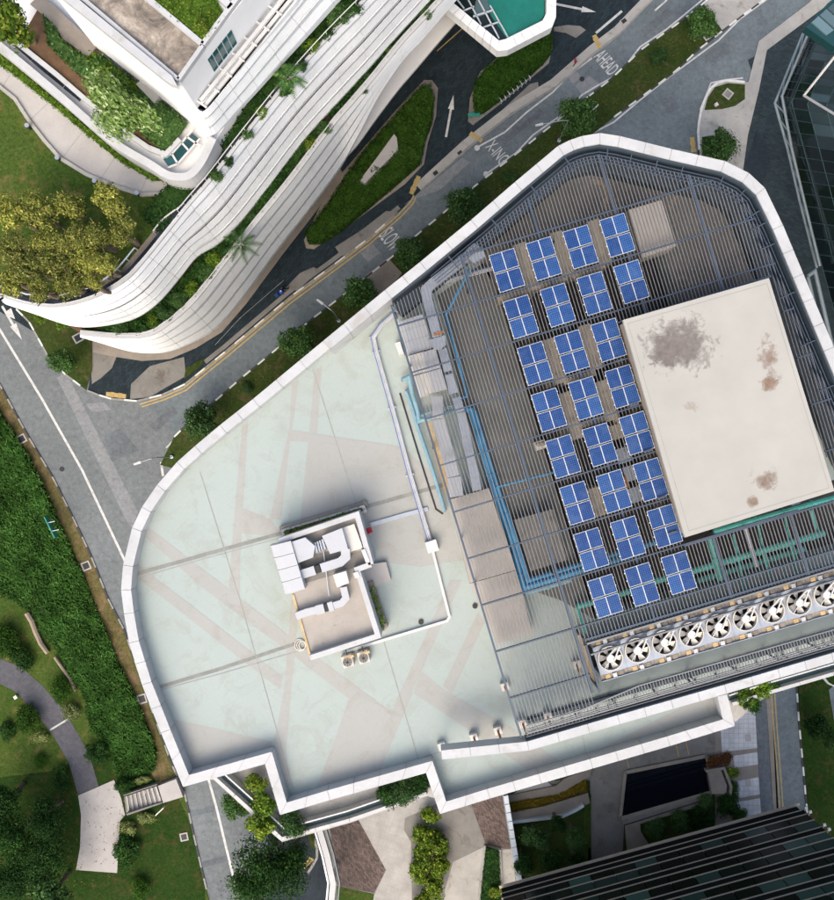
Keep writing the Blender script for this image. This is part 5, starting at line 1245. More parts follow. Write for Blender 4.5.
# gutter and inner fascia face, their shade put into a dark colour
def lining(outer, d0, d1, z0, z1, side, mat, name):
    A_, B2 = offset_line(outer, d0*side), offset_line(outer, d1*side); mb = MB()
    for i in range(len(outer)-1):
        mb.quad8([(p.x, p.y, z0) for p in (A_[i], A_[i+1], B2[i+1], B2[i])], [(p.x, p.y, z1) for p in (A_[i], A_[i+1], B2[i+1], B2[i])])
    return mb.build(name, mat, ob)
lining(wFO[1:], .85, 1.0, ZR, ZF-.15, -1, M['gutter'], 'fascia_shade_strip'); lining(wFO[1:], 1.0, 2.1, ZR, ZR+1.2, -1, M['gutter'], 'roof_gutter')
lining(wFB[1:], .73, .8, 38.5, ZF-.15, 1, M['gutter'], 'fascia_shade_strip'); lining(wFB[1:], .8, 1.15, ZR, ZR+.3, 1, M['gutter'], 'roof_gutter')
for t in range(0, 50):
    j = t//10; p = wFB[j].lerp(wFB[j+1], (t % 10+.5)/10)
    if t % 2 == 0 and t > 10: MB().box((p.x, p.y+.36, ZR), (.14, .14, 2.5), .29).build('fascia_post', M['louvre'], ob)
# lower balconies in the notches
bz = 31.0
for pp, edge in (([(184, 778), (268, 755), (284, 806), (430, 762), (442, 800), (427, 796), (350, 823), (282, 842), (275, 836), (252, 815), (214, 780)], [(213, 779), (253, 815), (276, 836), (281, 841), (350, 822), (428, 795)]),
                 ([(720, 690), (880, 640), (880, 662), (834, 675), (768, 695), (735, 722)], [(733, 706), (767, 695), (834, 675.5), (880, 662)])):
    slab('balcony_floor', pp, bz-.5, bz, M['paver_white'], ob)
    e = [W(x, y, bz+1.1).xy for x, y in edge]
    panels(e, .3, bz-1.0, bz+1.1, 3.0, 'balcony_wall', M['white'], ob, side=1, core=False)
    L2 = offset_line(e, .55); MB().duct([(p.x, p.y, bz+.02) for p in L2], .5, .35).build('balcony_glass', M['mull'], ob)
    L3 = offset_line(e, .95)
    MB().duct([(p.x, p.y, bz+.02) for p in L3], .12, 1.0).build('balcony_rail', M['fan_white'], ob)
# trees and shrubs on the balconies and street below them
for x, y, r, k, lb in ((257, 784, 13, 'gold', 'yellow green bush in the left notch nearest the corner'), (263, 803, 14, 'bright', 'green bush in the left roof notch, middle'), (262, 824, 16, 'gold', 'yellow green bush spilling over left notch balcony'), (292, 822, 14, 'street', 'dark bush under the roof corner at left notch'), (388, 793, 12, 'dark', 'dark bush in the middle notch, left one'), (402, 790, 14, 'street', 'leafy bush in the middle notch, centre'), (418, 780, 12, 'dark', 'dark bush in the middle notch, right one'), (746, 697, 11, 'bright', 'bright bush beside the balcony at right, left one'), (759, 688, 11, 'bright', 'bright bush beside the right balcony, upper one'), (772, 686, 8, 'street', 'leafy bush at right balcony end'), (752, 704, 9, 'dark', 'dark bush low beside the right balcony')):
    shrub('balcony_shrub', x, y, r, bz+.2, k, lb, group='bushes on the balconies', hk=.9)
for x, y, r, k, h, lb in ((238, 805, 15, 'street', 7, 'leafy tree beside road left of the notch balcony'), (268, 868, 34, 'big', 10, 'large dark tree beside road at the bottom'), (292, 858, 18, 'big', 8, 'leafy tree right of the large dark tree'), (250, 885, 18, 'street', 8, 'tree at bottom edge beside white road line')):
    tree('roadside_tree', x, y, r, .05, h, k, lb, group='trees by the road below the notch')

# ---------------------------------------------------------------- louvred trellis over the plant deck
ZT = 39.6
tl = thing('louvred_trellis', W(600, 450, ZR), 'blue grey louvred trellis frame covering the plant deck and carrying solar panels', 'trellis')
dP_ = Vector((.288, .9576)); eP = Vector((.9576, -.288))
fin = offset_line(wFO, -1.55); k_ = (H-ZT)/F
def topx(p): return (p.x/k_+CX, -p.y/k_+CY)
finx = [topx(p) for p in fin][2:]
TP = [(521, 738), (391, 305)] + [p for p in finx if p[0] > 400] + [(880, 635)]
SLAB = [(616, 322), (771, 275), (900, 700-210), (840, 497), (681, 545)]
SLABH = [(619, 324), (768, 281), (838, 495), (900, 476), (900, 300), (1000, 300), (1000, 520), (900, 490), (684, 541)]
slab_hole = [(617, 323), (772, 276), (840, 498), (683, 544)]
fan_hole = [(585, 642), (900, 547), (900, 640), (598, 727)]
u0, u1 = -460, 520
lv = []
o0 = Vector((521, 738)); 
w_l = .042
n_l = 0
for i in range(1, 128):
    o = o0 + eP*(3.6*i)
    for a, b in clip_line(o-dP_*620, o+dP_*160, TP, [slab_hole, fan_hole]):
        if (b-a).length < 6: continue
        A_, B2 = W(a.x, a.y, ZT), W(b.x, b.y, ZT); d = (B2-A_).xy; L_ = d.length; ang = math.atan2(d.y, d.x)
        m_ = (A_+B2)/2
        MB().box((m_.x, m_.y, ZT-.16), (L_, w_l, .16), ang).build('louvre', M['louvre'], tl); n_l += 1
# cross beams and main beams
def beam(a, b, w, z0, z1, name='beam', mat='beam', holes=(slab_hole, fan_hole), poly=TP):
    for p, q in clip_line(a, b, poly, holes):
        if (q-p).length < 4: continue
        A_, B2 = W(p.x, p.y, ZT), W(q.x, q.y, ZT); d = (B2-A_).xy; m_ = (A_+B2)/2
        MB().box((m_.x, m_.y, z0), (d.length, w, z1-z0), math.atan2(d.y, d.x)).build(name, M[mat], tl)
for k in range(-5, 10):
    s = Vector((454.5, 512))+Vector((14, 46.6))*k
    beam(s-eP*30, s+eP*480, .11, ZT-.3, ZT+.03, 'cross_beam')
beam(o0+dP_*10+eP*.5, o0-dP_*460+eP*.5, .16, ZT-.35, ZT+.02, 'main_beam')
for k in range(1, 5):
    s = Vector((470.5+83.8*k, 565)); beam(s-dP_*520, s+dP_*220, .17, ZT-.35, ZT+.034, 'main_beam')
beam(Vector((585, 640)), Vector((880, 551)), .16, ZT-.3, ZT+.02, 'edge_beam', holes=()); beam(Vector((586, 645)), Vector((600, 692)), .14, ZT-.3, ZT+.026, 'edge_beam', holes=())
beam(Vector((587, 644)), Vector((880, 555.5)), .14, ZT-.3, ZT+.02, 'edge_beam', 'louvre', holes=()); beam(Vector((591, 655)), Vector((880, 567)), .12, ZT-.3, ZT, 'edge_beam', 'louvre', holes=())
beam(Vector((617, 323)), Vector((771, 276)), .14, ZT-.3, ZT+.04, 'edge_beam', holes=()); beam(Vector((684, 546)), Vector((880, 488)), .14, ZT-.3, ZT+.04, 'edge_beam', holes=())
# perimeter rails and brackets beside the fascia
for d in (1.35, 1.6, 1.85, 2.1):
    L_ = offset_line(wFO, -d)[2:]; MB().duct([(p.x, p.y, ZT-.12) for p in L_], .05, .14).build('perimeter_rail', M['beam'], tl)
for d in (.95, 1.15, 1.35, 1.5):
    L_ = offset_line(wFB, d)[1:]; MB().duct([(p.x, p.y, ZT-.12) for p in L_], .06, .14).build('perimeter_rail', M['louvre'], tl)
for i, t in enumerate((2.4, 3.3, 4.2, 5.1, 8.5, 9.3, 9.8, 10.3, 11.2, 12.4, 13.4, 13.75, 14.1, 14.5, 14.9, 15.3)):
    j = int(t); p = wFO[j].lerp(wFO[j+1], t-j); A_ = offset_line(wFO, -2.3); q = A_[j].lerp(A_[j+1], t-j)
    MB().duct([(p.x+(q.x-p.x)*.35, p.y+(q.y-p.y)*.35, ZT-.1), (q.x, q.y, ZT-.1)], .08, .16).build('bracket', M['beam'], tl)
# posts
for (x, y) in ((476, 585), (521, 735), (462, 540), (434, 448), (410, 365), (395, 312), (556, 575), (585, 640), (470, 285), (640, 560), (600, 690), (690, 180), (555, 240), (618, 720), (700, 690), (800, 665)):
    c = W(x, y, ZT); MB().box((c.x, c.y, ZR), (.16, .16, ZT-ZR-.3), .29).build('post', M['beam'], tl)
# narrow grating walkway along the lower edge
gw = thing('grating_walkway', W(700, 680, ZR), 'narrow metal grating walkway between fans and lower white fascia', 'walkway')
zg = 39.6
ga, gbb = Vector((528, 733)), Vector((880, 632)); gd = (gbb-ga).normalized(); gn = Vector((gd.y, -gd.x))
gn = gn if gn.y < 0 else -gn
for k in range(118):
    t = k*3.05; w_ = 7 if t < 55 else min(15, 7+(t-55)*.12)
    p = ga+gd*t; q = p+gn*w_
    A_, B2 = W(p.x, p.y, zg), W(q.x, q.y, zg); d = (B2-A_).xy; m_ = (A_+B2)/2
    MB().box((m_.x, m_.y, zg-.1), (d.length, .05, .1), math.atan2(d.y, d.x)).build('grating_bar', M['louvre'], gw)
for off in (0, 1):
    pts = []
    for t in (0, 55, 120, 358):
        w_ = 7 if t <= 55 else min(15, 7+(t-55)*.12); q = ga+gd*t+gn*(w_*off); pts.append(W(q.x, q.y, zg))
    MB().duct([(p.x, p.y, zg-.12) for p in pts], .1, .16).build('edge_rail', M['louvre'], gw)
for t in range(10, 340, 42):
    p = ga+gd*t; c = W(p.x, p.y, zg); MB().box((c.x, c.y, ZR), (.12, .12, zg-ZR-.1), .29).build('support', M['beam'], gw)

# ---------------------------------------------------------------- solar panels
ordn = ['first', 'second', 'third', 'fourth', 'fifth', 'sixth', 'seventh', 'eighth']
ZS = 39.95
SROT = math.radians(17.2)
ks = 1/ppm(ZS)
pw, phh = 13.1*ks, 19.0*ks
def flat_box(name, sx, sy, sz, mat):
    b = MB().box((0, 0, 0), (sx, sy, sz)); me = bpy.data.meshes.new(name); me.from_pydata(b.v, [], b.f); me.materials.append(mat)
    bm = bmesh.new(); bm.from_mesh(me); bmesh.ops.recalc_face_normals(bm, faces=bm.faces); bm.to_mesh(me); bm.free(); return me
cell_me = flat_box('cells', pw-.075, phh-.075, .02, M['solar']); frame_me = flat_box('frame', pw-.012, phh-.012, .045, M['alu']); rail_me = flat_box('rail', pw*2+.1, .08, .1, M['alu'])
for i in range(8):
    for j in range(4):
        if j == 3 and i > 1: continue
        cx, cy = 507+i*14.05+j*36.8, 270.3+i*46.55-j*11.7
        c = W(cx, cy, ZS)
        r = thing('solar_array', (c.x, c.y, ZS-.3), 'blue four panel solar array, %s row from the top, %s from left' % (ordn[i], ordn[j]), 'solar panel', 'solar arrays on the trellis')
        r.rotation_euler = (0, 0, SROT+random.uniform(-.004, .004))
        for sx in (-.5, .5):
            for sy in (-.5, .5):
                p = bpy.data.objects.new('panel', frame_me); C.objects.link(p); p.parent = r
                p.location = (sx*pw, sy*(phh+.09), .25); p.rotation_euler = (0, 0, 0)
                q = bpy.data.objects.new('cells', cell_me); C.objects.link(q); q.parent = p; q.location = (0, 0, .03)
        for sy in (-1.35, -.65, .65, 1.35):
            a = bpy.data.objects.new('mounting_rail', rail_me); C.objects.link(a); a.parent = r; a.location = (0, sy*phh*.6, .14)
# things under and between the arrays
def rbox(name, cpx, z0, z1, w_px, l_px, mat, label, cat, group=None, rot=SROT):
    c = W(cpx[0], cpx[1], z1); return tag(MB().box((c.x, c.y, z0), (w_px/ppm(z1), l_px/ppm(z1), z1-z0), rot).build(name, M[mat]), label, cat, group)
def qpx(i, j, du=0, dv=0): return (507+i*14.05+j*36.8+du*.955+dv*.288, 270.3+i*46.55-j*11.7-du*.29+dv*.957)
pn = 0
for (i0, i1, j, lb) in ((-.45, .55, .5, 'between first and second columns, top'), (-.45, .5, 1.5, 'between second and third columns, top'), (-.45, .5, 2.5, 'between third and fourth columns, top'), (1.6, 2.55, .5, 'between first and second columns, third row'), (1.55, 2.5, 1.5, 'between second and third columns, third row'), (2.75, 3.75, .5, 'between first and second columns, fourth row'), (2.75, 3.6, 1.5, 'between second and third columns, fourth row'), (3.7, 4.0, 1.5, 'between second and third columns, fifth row'), (4.8, 5.4, .5, 'between first and second columns, sixth row')):
    im = (i0+i1)/2; c = qpx(im, j); l = (i1-i0)*48.5
    rbox('concrete_plinth', c, 33.4, 38.6, 13 if j < 2 else 14, l, 'plinth', 'stained concrete plinth '+lb, 'plinth', 'concrete plinths under the solar arrays')
for (i, j, lb) in ((.5, 0, 'under the first row gap, left'), (.5, 1, 'under the first row gap, centre'), (.5, 2, 'under the first row gap, right'), (2.55, 1, 'under the third row gap'), (3.5, 1, 'under the fourth row gap')):
    rbox('plinth_beam', qpx(i, j), 36.2, 38.4, 34, 6, 'plinth', 'horizontal concrete beam '+lb, 'beam', 'concrete beams under the solar arrays')
for (i, j, lb) in ((4.35, 1.5, 'upper'), (4.75, 1.55, 'middle'), (5.2, 1.5, 'lower')):
    rbox('cable_tray', qpx(i, j), 33.4, 38.2, 13, 15, 'galv', lb+' grey metal box between second and third solar columns', 'box', 'grey boxes between the solar columns')
for (i, j, lb, m) in ((3.72, 1.62, 'upper', 'tan'), (4.9, 1.35, 'lower', 'rust')):
    rbox('rusty_bracket', qpx(i, j), 33.4, 38.3, 6, 12, m, lb+' rusty bracket between second and third solar columns', 'bracket', 'rusty brackets between the solar columns')
c = W(541, 445, 37.5); v = thing('valve_unit', (c.x, c.y, ZR), 'small cream valve unit left of the fifth solar row', 'valve')
MB().box((c.x, c.y, ZR), (.9, .7, 1.4), .3).build('body', M['cream'], v); MB().tube([(c.x-.4, c.y, ZR+1.4), (c.x+.6, c.y+.2, ZR+1.5)], .16, 8).build('pipe', M['plinth'], v)
tag(slab('screed_slab', [(628, 210), (661.5, 200), (676, 246), (642, 258)], ZR, 38.8, M['beige_slab']), 'small stained concrete slab right of the top solar row', 'slab')

# ---------------------------------------------------------------- plant room with the stained cream roof
pr = thing('plant_room', W(730, 410, ZR), 'large cream plant room roof with brown stains', 'plant room')
S4 = [(623, 320), (769, 278), (834.5, 491), (685, 537.5)]
slab('wall', [(625, 322), (768, 281), (832, 489), (687, 535)], 33.4, 41.2, M['concrete_warm'], pr, at=41.5)
slab('roof_slab', S4, 41.2, 41.5, M['slab_roof'], pr)
ins = [(628, 323.5), (767, 283.5), (829, 488), (689, 531)]
for a, b in zip(ins, ins[1:]+ins[:1]): ribbon('roof_joint', [a, b], 41.507, .05, M['deck_line'], pr)
for k, (x, y) in enumerate(((621, 360), (635, 405), (649, 451), (663, 498), (674, 533), (650, 312), (727, 289), (775, 311), (789, 357), (803, 404), (817, 450), (740, 521), (798, 504))):
    c = W(x, y, 40.5); MB().box((c.x, c.y, 40.0), (.7, .14, .16), SROT).build('bracket', M['beam'], pr)

# floors under the trellis
def floor(px, m, z=ZR+.02, name='plant_floor'): return sheet(name, px, z, M[m], ob)
floor([(437, 296), (484, 262), (497, 289), (594, 619), (560, 600), (530, 590), (490, 490), (461, 398), (444, 318)], 'plant_floor')
floor([(466, 240), (545, 178), (585, 156), (660, 168), (730, 185), (752, 215), (800, 340), (700, 380), (660, 240), (497, 289)], 'plant_brown')
floor([(425, 415), (432, 412), (463, 505), (450, 500), (440, 470)], 'deck_pink', ZR+.026); floor([(426, 424), (431, 422), (452, 490), (445, 494)], 'tan', ZR+.03)
tag(slab('screed_slab', [(449, 500), (489, 488), (516, 570), (470, 583)], ZR, 38.0, M['beige_slab']), 'long beige screed slab beside the blue pipes, upper half', 'slab')
tag(slab('screed_slab', [(470, 583.6), (516, 570.6), (533, 634), (497, 644)], ZR, 37.7, M['beige_slab']), 'long beige screed slab beside the blue pipes, lower half', 'slab')
tag(slab('screed_slab', [(514, 520), (553, 509), (567, 560), (531, 571)], ZR, 37.4, M['concrete_grey']), 'grey roof block inside the blue pipe corner', 'slab')
for c_, w_, l_, lb in (((478, 345), 24, 70, 'grey'), ):
    pass
# ---------------------------------------------------------------- air handling units and ducts
def hull(name, px, z0, z1, mat, parent=None): return slab(name, px, z0, z1, M[mat], parent)
u = thing('air_handler', W(415, 335, ZR), 'pale grey ribbed air handling unit, upper of the two by the duct', 'air handler')
hull('casing', [(398, 322), (422.5, 314), (433, 348), (408, 355)], ZR+.2, 38.3, 'duct_white', u); hull('base', [(399, 324), (422, 316), (432, 347), (409, 354)], ZR, ZR+.2, 'galv', u)
for t in (.3, .62): ribbon('seam', [(398+10*t, 322+33*t), (422.5+10.5*t, 314+34*t)], 38.31, .06, M['joint'], u)
u = thing('air_handler', W(427, 372, ZR), 'cream air handling unit, lower of the two by the duct', 'air handler')
hull('casing', [(407.5, 356), (435.5, 348.6), (447, 389), (419, 396.5)], ZR+.2, 38.7, 'cream', u); hull('base', [(408, 357), (435, 350), (446, 388), (420, 395)], ZR, ZR+.2, 'galv', u)
hull('roof_panel', [(422, 352.6), (435.2, 349), (446.5, 388.7), (433, 392.4)], 38.7, 38.73, 'duct_white', u)
ribbon('seam', [(413, 376), (441, 368)], 38.74, .08, M['beam'], u)
tag(hull('electrical_box', [(395, 343), (400, 341.5), (404, 354), (399, 355.5)], ZR, ZR+1.4, 'fan_white'), 'small white upright box beside the pale grey unit', 'box')
d1 = thing('duct_run', W(445, 330, ZR), 'galvanised duct running from the hood past both units', 'duct')
pts = [(472, 254), (432, 285), (426, 291), (427, 300), (434, 326), (437, 338)]
MB().duct([W(x, y, 38.0) for x, y in pts], .8, .7).build('duct', M['galv'], d1)
hull('transition', [(428.5, 340), (445, 335), (446, 345), (440, 350), (434, 349)], 37.8, 38.8, 'galv', d1); hull('rust_patch', [(433, 333.5), (444, 330.5), (445, 333), (434, 336)], 38.71, 38.83, 'rust', d1)
for a, b in (((442, 350), (448, 372)), ((448.5, 375), (453.5, 394)), ((456, 398), (460, 412)), ((460.5, 413), (477, 490))):
    MB().duct([W(*a, 37.7), W(*b, 37.7)], .72, .65).build('duct', M['galv'], d1)
for y_, x_ in ((438, 463.5), (452, 467), (465, 471), (478, 474)): ribbon('seam', [(x_-1, y_), (x_+4, y_-1)], 38.37, .12, M['joint'], d1)
hull('hood', [(466, 250), (474, 243), (481, 247), (486, 256), (474, 263), (469, 259)], 37.9, 39.3, 'galv', d1)
for q in ((430, 300), (445, 362), (470, 460)): c = W(*q, 37.7); MB().box((c.x, c.y, ZR), (.5, .12, 1.7), .3).build('support', M['beam'], d1)
d2 = thing('duct_run', W(445, 440, ZR), 'broad white duct running down to the beige screed slab', 'duct')
for a, b, w in (((437, 397), (438, 419), .9), ((438.5, 420), (453, 476), .98), ((453.5, 477), (456.5, 496), 1.1)):
    MB().duct([W(*a, 37.7), W(*b, 37.7)], w, .75).build('duct', M['duct_white'], d2)
for q in ((438, 412), (447, 452)): c = W(*q, 37.7); MB().box((c.x, c.y, ZR), (.6, .12, 1.7), .3).build('support', M['beam'], d2)
def pipe(name, px, z, r, mat, label, group=None, legs=True):
    P = [W(x, y, z) for x, y in px]; t = thing(name, (P[0].x, P[0].y, ZR if z > ZR else 33.5), label, 'pipe', group)
    MB().tube(P, r, 10).build('pipe', M[mat], t)
    for i in range(len(P)-1):
        L_ = (P[i+1]-P[i]).length; n = int(L_/2.2)
        dd = (P[i+1]-P[i]).normalized()
        for k in range(n):
            q = P[i].lerp(P[i+1], (k+.5)/n); MB().tube([q-dd*.06, q+dd*.06], r*1.28, 10).build('flange', M[mat], t)
    z0 = ZR if z > ZR else 33.4
    if legs:
        for q in P[::2]: MB().box((q.x, q.y, z0), (.12, .12, z-z0), .3).build('leg', M['beam'], t)
    return t
pipe('blue_pipe', [(470, 270), (446, 314.5), (457, 355), (467, 396), (460, 399)], 37.2, .12, 'pipe_blue', 'thin bright blue pipe angling along the grey plant floor')
pipe('blue_pipe', [(464, 409), (471, 410), (482, 452), (496, 498), (509, 533), (524, 588), (560, 577), (640, 553)], 37.0, .24, 'pipe_blue', 'thick blue pipe bending round the grey block, outer one')
pipe('blue_pipe', [(474, 411), (486, 452), (500, 497), (513, 531), (528, 581), (560, 571), (640, 547), (685, 533)], 36.8, .24, 'pipe_blue', 'thick blue pipe bending round the grey block, inner one')
pipe('blue_pipe', [(510, 537), (523, 583), (526, 592), (570, 579)], 36.5, .3, 'pipe_pale', 'pale blue pipe beneath the thick blue pair')
pipe('blue_pipe', [(493, 488), (555, 472)], 37.0, .1, 'pipe_blue', 'thin blue branch pipe crossing to the fifth solar row')
pipe('pale_pipe', [(406, 391), (411, 404), (417, 424), (433, 471), (445, 511)], 36.7, .16, 'pipe_pale', 'pale blue pipe along left edge of the plant, long one')
pipe('pale_pipe', [(402, 380), (409, 377), (412, 392), (418, 412), (419, 421), (462, 408)], 36.9, .18, 'pipe_pale', 'pale blue pipe looping round the cream unit')
pipe('pale_pipe', [(416, 417), (440, 409), (463, 402)], 36.8, .1, 'pipe_pale', 'thin pale pipe crossing under both ducts')
ribbon('drain_slot', [(400, 393), (418, 452), (436, 509), (443, 514)], ZR+.03, .16, M['black'], ob)
pipe('teal_pipe', [(713, 532), (826, 500.5), (880, 485)], 36.6, .30, 'pipe_teal', 'teal main pipe along lower edge of the cream roof', legs=True)
pipe('teal_pipe', [(640, 585), (693, 571), (824, 533)], 36.8, .28, 'pipe_teal', 'long teal pipe in the middle of the pipe deck')
pipe('teal_pipe', [(697, 581), (805, 549)], 35.2, .26, 'pipe_teal', 'lower dark teal pipe deep in the pipe deck')
pipe('teal_pipe', [(577, 606.5), (594, 602), (640, 588)], 36.8, .26, 'pipe_teal', 'teal pipe end left of the lowest solar row')
pipe('teal_pipe', [(577, 607), (586, 633)], 36.6, .12, 'pipe_teal', 'thin teal drop pipe at lower left of the plant')
pipe('teal_pipe', [(709.5, 538), (721, 580)], 37.2, .24, 'pipe_teal', 'thick teal cross pipe nearest the solar panels')
for i, (a, b) in enumerate((((733.5, 534), (745, 592)), ((758, 525), (770, 580)), ((785, 517), (797, 572)), ((811, 510), (817, 531)))):
    pipe('teal_branch', [a, b], 36.5, .12, 'pipe_teal', ordn[i]+' thin teal branch pipe from left under cream roof', 'thin teal branch pipes')
pipe('blue_conduit', [(745, 527), (757, 567)], 37.4, .09, 'bluewhite', 'pale blue conduit crossing the teal pipes')
# white and blue cable tray from the plant down to the white box
ct = thing('cable_tray_run', W(400, 400, ZR), 'white and blue cable tray snaking from trellis to white box', 'cable tray')
tray = [(496, 267), (440, 283), (398, 310), (381, 325), (373, 337), (376, 352), (392, 408), (410, 475), (431, 545)]
for off, m, r in ((-.17, 'cable_blue', .04), (-.06, 'bluewhite', .055), (.06, 'fan_white', .05), (.16, 'bluewhite', .045)):
    Q = offset_line([W(x, y, ZR+.35).xy for x, y in tray], off); MB().tube([(p.x, p.y, ZR+.35) for p in Q], r, 6).build('cable', M[m], ct)
for x, y in tray[2:]: c = W(x, y, ZR); MB().box((c.x, c.y, ZR), (.7, .12, .26), .3).build('support', M['steel'], ct)
c = W(432, 546.5, ZR+.8); MB().box((c.x, c.y, ZR), (.95, .95, .8), .3).build('junction_box', M['fan_white'], ct)
Q = [W(x, y, ZR+.25) for x, y in [(432, 548), (449.5, 617), (447, 621), (384, 640), (345, 652)]]; MB().duct([(p.x, p.y, ZR) for p in Q], .22, .25).build('trunking', M['fan_white'], ct)
Q = [W(x, y, ZR+.25) for x, y in [(428, 509), (408, 514), (370, 525)]]; MB().duct([(p.x, p.y, ZR) for p in Q], .34, .15).build('trunking', M['galv'], ct)
# ---------------------------------------------------------------- condenser fans
fo = ['leftmost', 'second', 'third', 'fourth', 'fifth', 'sixth', 'seventh', 'eighth', 'ninth', 'tenth']
ZFN = 38.9; kf = 1/ppm(ZFN); fs_ = 28.1*kf; frot = math.radians(16.7)
def fan_unit():
    parts = []
    mb = MB(); hw, hl = fs_/2-.01, 1.62
    def hx(name, x0, x1, y0, y1, z0, z1, mat): 
        b = MB().prism([(x0, y0), (x1, y0), (x1, y1), (x0, y1)], z0, z1); parts.append((name, b, mat))
    R_ = 1.04; n = 24
    # deck plate with a round hole
    b = MB(); vs = []
    for zz in (2.6, 2.72):
        for k in range(n):
            a = 2*math.pi*k/n; vs.append((R_*math.cos(a), R_*math.sin(a), zz))
        for k in range(n):
            a = 2*math.pi*k/n; m_ = max(abs(math.cos(a))/hw, abs(math.sin(a))/1.2); vs.append((math.cos(a)/m_, math.sin(a)/m_, zz))
    fs = []
    for k in range(n):
        k2 = (k+1) % n
        fs += [(2*n+k, 2*n+k2, 3*n+k2, 3*n+k), (k, n+k, n+k2, k2), (k, k2, 2*n+k2, 2*n+k)]
    b.add(vs, fs); parts.append(('top_plate', b, 'galv'))
    hx('side_wall', -hw, hw, -1.2, -1.12, .2, 2.6, 'galv'); hx('side_wall', -hw, hw, 1.12, 1.2, .2, 2.6, 'galv'); hx('base', -hw, hw, -1.15, 1.15, 0, .2, 'black')
    b = MB(); n = 28; vs = []
    for zz, r in ((2.55, R_), (3.0, R_-.02), (3.0, R_-.1), (2.55, R_-.08)):
        vs += [(r*math.cos(2*math.pi*k/n), r*math.sin(2*math.pi*k/n), zz) for k in range(n)]
    fs = []
    for q in range(4):
        for k in range(n): fs.append((q*n+k, q*n+(k+1) % n, ((q+1) % 4)*n+(k+1) % n, ((q+1) % 4)*n+k))
    b.add(vs, fs); parts.append(('fan_ring', b, 'fan_cream'))
    for k in range(6):
        a0 = 2*math.pi*k/6+.25; b = MB(); vs = []
        for r, wd_ in ((.2, .28), (.55, .30), (.93, .29)):
            for s_, z_ in ((-1, 2.62), (1, 2.86)):
                a = a0+s_*wd_*(1 if r > .3 else .8); vs.append((r*math.cos(a), r*math.sin(a), z_))
        vs += [(v_[0], v_[1], v_[2]-.03) for v_ in vs]
        b.add(vs, [(0, 1, 3, 2), (2, 3, 5, 4), (6, 8, 9, 7), (8, 10, 11, 9), (0, 6, 7, 1), (4, 5, 11, 10), (0, 2, 8, 6), (2, 4, 10, 8), (1, 7, 9, 3), (3, 9, 11, 5)])
        parts.append(('fan_blade', b, 'fan_cream'))
    parts.append(('hub', MB().tube([(0, 0, 2.7), (0, 0, 3.12)], .33, 14), 'fan_white'))
    a = math.radians(43); d = Vector((math.cos(a), math.sin(a))); s_ = Vector((-d.y, d.x))
    for sg_ in (-1, 1):
        p, q = s_*sg_*.3, d*1.28+s_*sg_*.07
        b = MB().duct([(p.x, p.y, 3.1), (q.x, q.y, 3.1)], .11, .12); parts.append(('motor_strut', b, 'fan_white'))
    parts.append(('motor_mount', MB().box((d.x*1.25, d.y*1.25, 2.75), (.3, .3, .5), a), 'fan_white'))
    b = MB().duct([(-d.x*.3, -d.y*.3, 3.08), (-d.x*1.0, -d.y*1.0, 3.02)], .06, .05); parts.append(('motor_strut', b, 'fan_cream'))
    for s_ in (-1, 1):
        hx('ledge', -hw, hw, (-1.62 if s_ < 0 else 1.22), (-1.22 if s_ < 0 else 1.62), 2.4, 2.52, 'plinth'); 
        y = s_*1.42; hx('vent_box', -.16, .16, y-.16, y+.16, 2.52, 2.85, 'fan_white'); hx('vent_box', -.75, -.35, y-.17, y+.17, 2.52, 2.66, 'tan'); hx('vent_box', .38, .78, y-.17, y+.17, 2.52, 2.66, 'concrete_warm')
        hx('edge_rail', -hw, hw, (-1.72 if s_ < 0 else 1.66), (-1.66 if s_ < 0 else 1.72), 2.3, 2.72, 'galv')
    return parts
fp_ = fan_unit(); proto = None
for i in range(10):
    c = W(610.3+26.95*i, 658.3-7.95*i, ZFN+.0)
    lb = fo[i]+' cooling fan unit from left in the row of white bladed fans'
    r = thing('cooling_fan', (c.x, c.y, ZR+.0), lb, 'cooling fan', 'row of cooling fans on the roof')
    r.rotation_euler = (0, 0, frot)
    if proto is None:
        proto = []
        for name, b, m in fp_:
            me = bpy.data.meshes.new(name); me.from_pydata([tuple(v) for v in b.v], [], b.f); me.materials.append(M[m])
            bm = bmesh.new(); bm.from_mesh(me); bmesh.ops.recalc_face_normals(bm, faces=bm.faces); bm.to_mesh(me); bm.free()
            proto.append((name, me))
    spin = random.uniform(0, 1.0)
    for name, me in proto:
        o = bpy.data.objects.new(name, me); C.objects.link(o); o.parent = r
        if name == 'fan_blade': o.rotation_euler = (0, 0, spin)
tp = thing('tan_pipe', W(588, 650, ZR), 'tan elbowed header pipe at the left end of fan row', 'pipe')
MB().tube([W(579, 634, 37.2), W(588, 662, 37.2), W(597, 684, 37.0)], .2, 10).build('pipe', M['fin_tan'], tp); MB().tube([W(585, 645, 37.6), W(597, 686, 37.4)], .14, 8).build('pipe', M['tan'], tp)
for q in ((582, 645), (594, 678)): c = W(*q, 37); MB().box((c.x, c.y, ZR), (.3, .3, 1.0), .3).build('leg', M['tan'], tp)
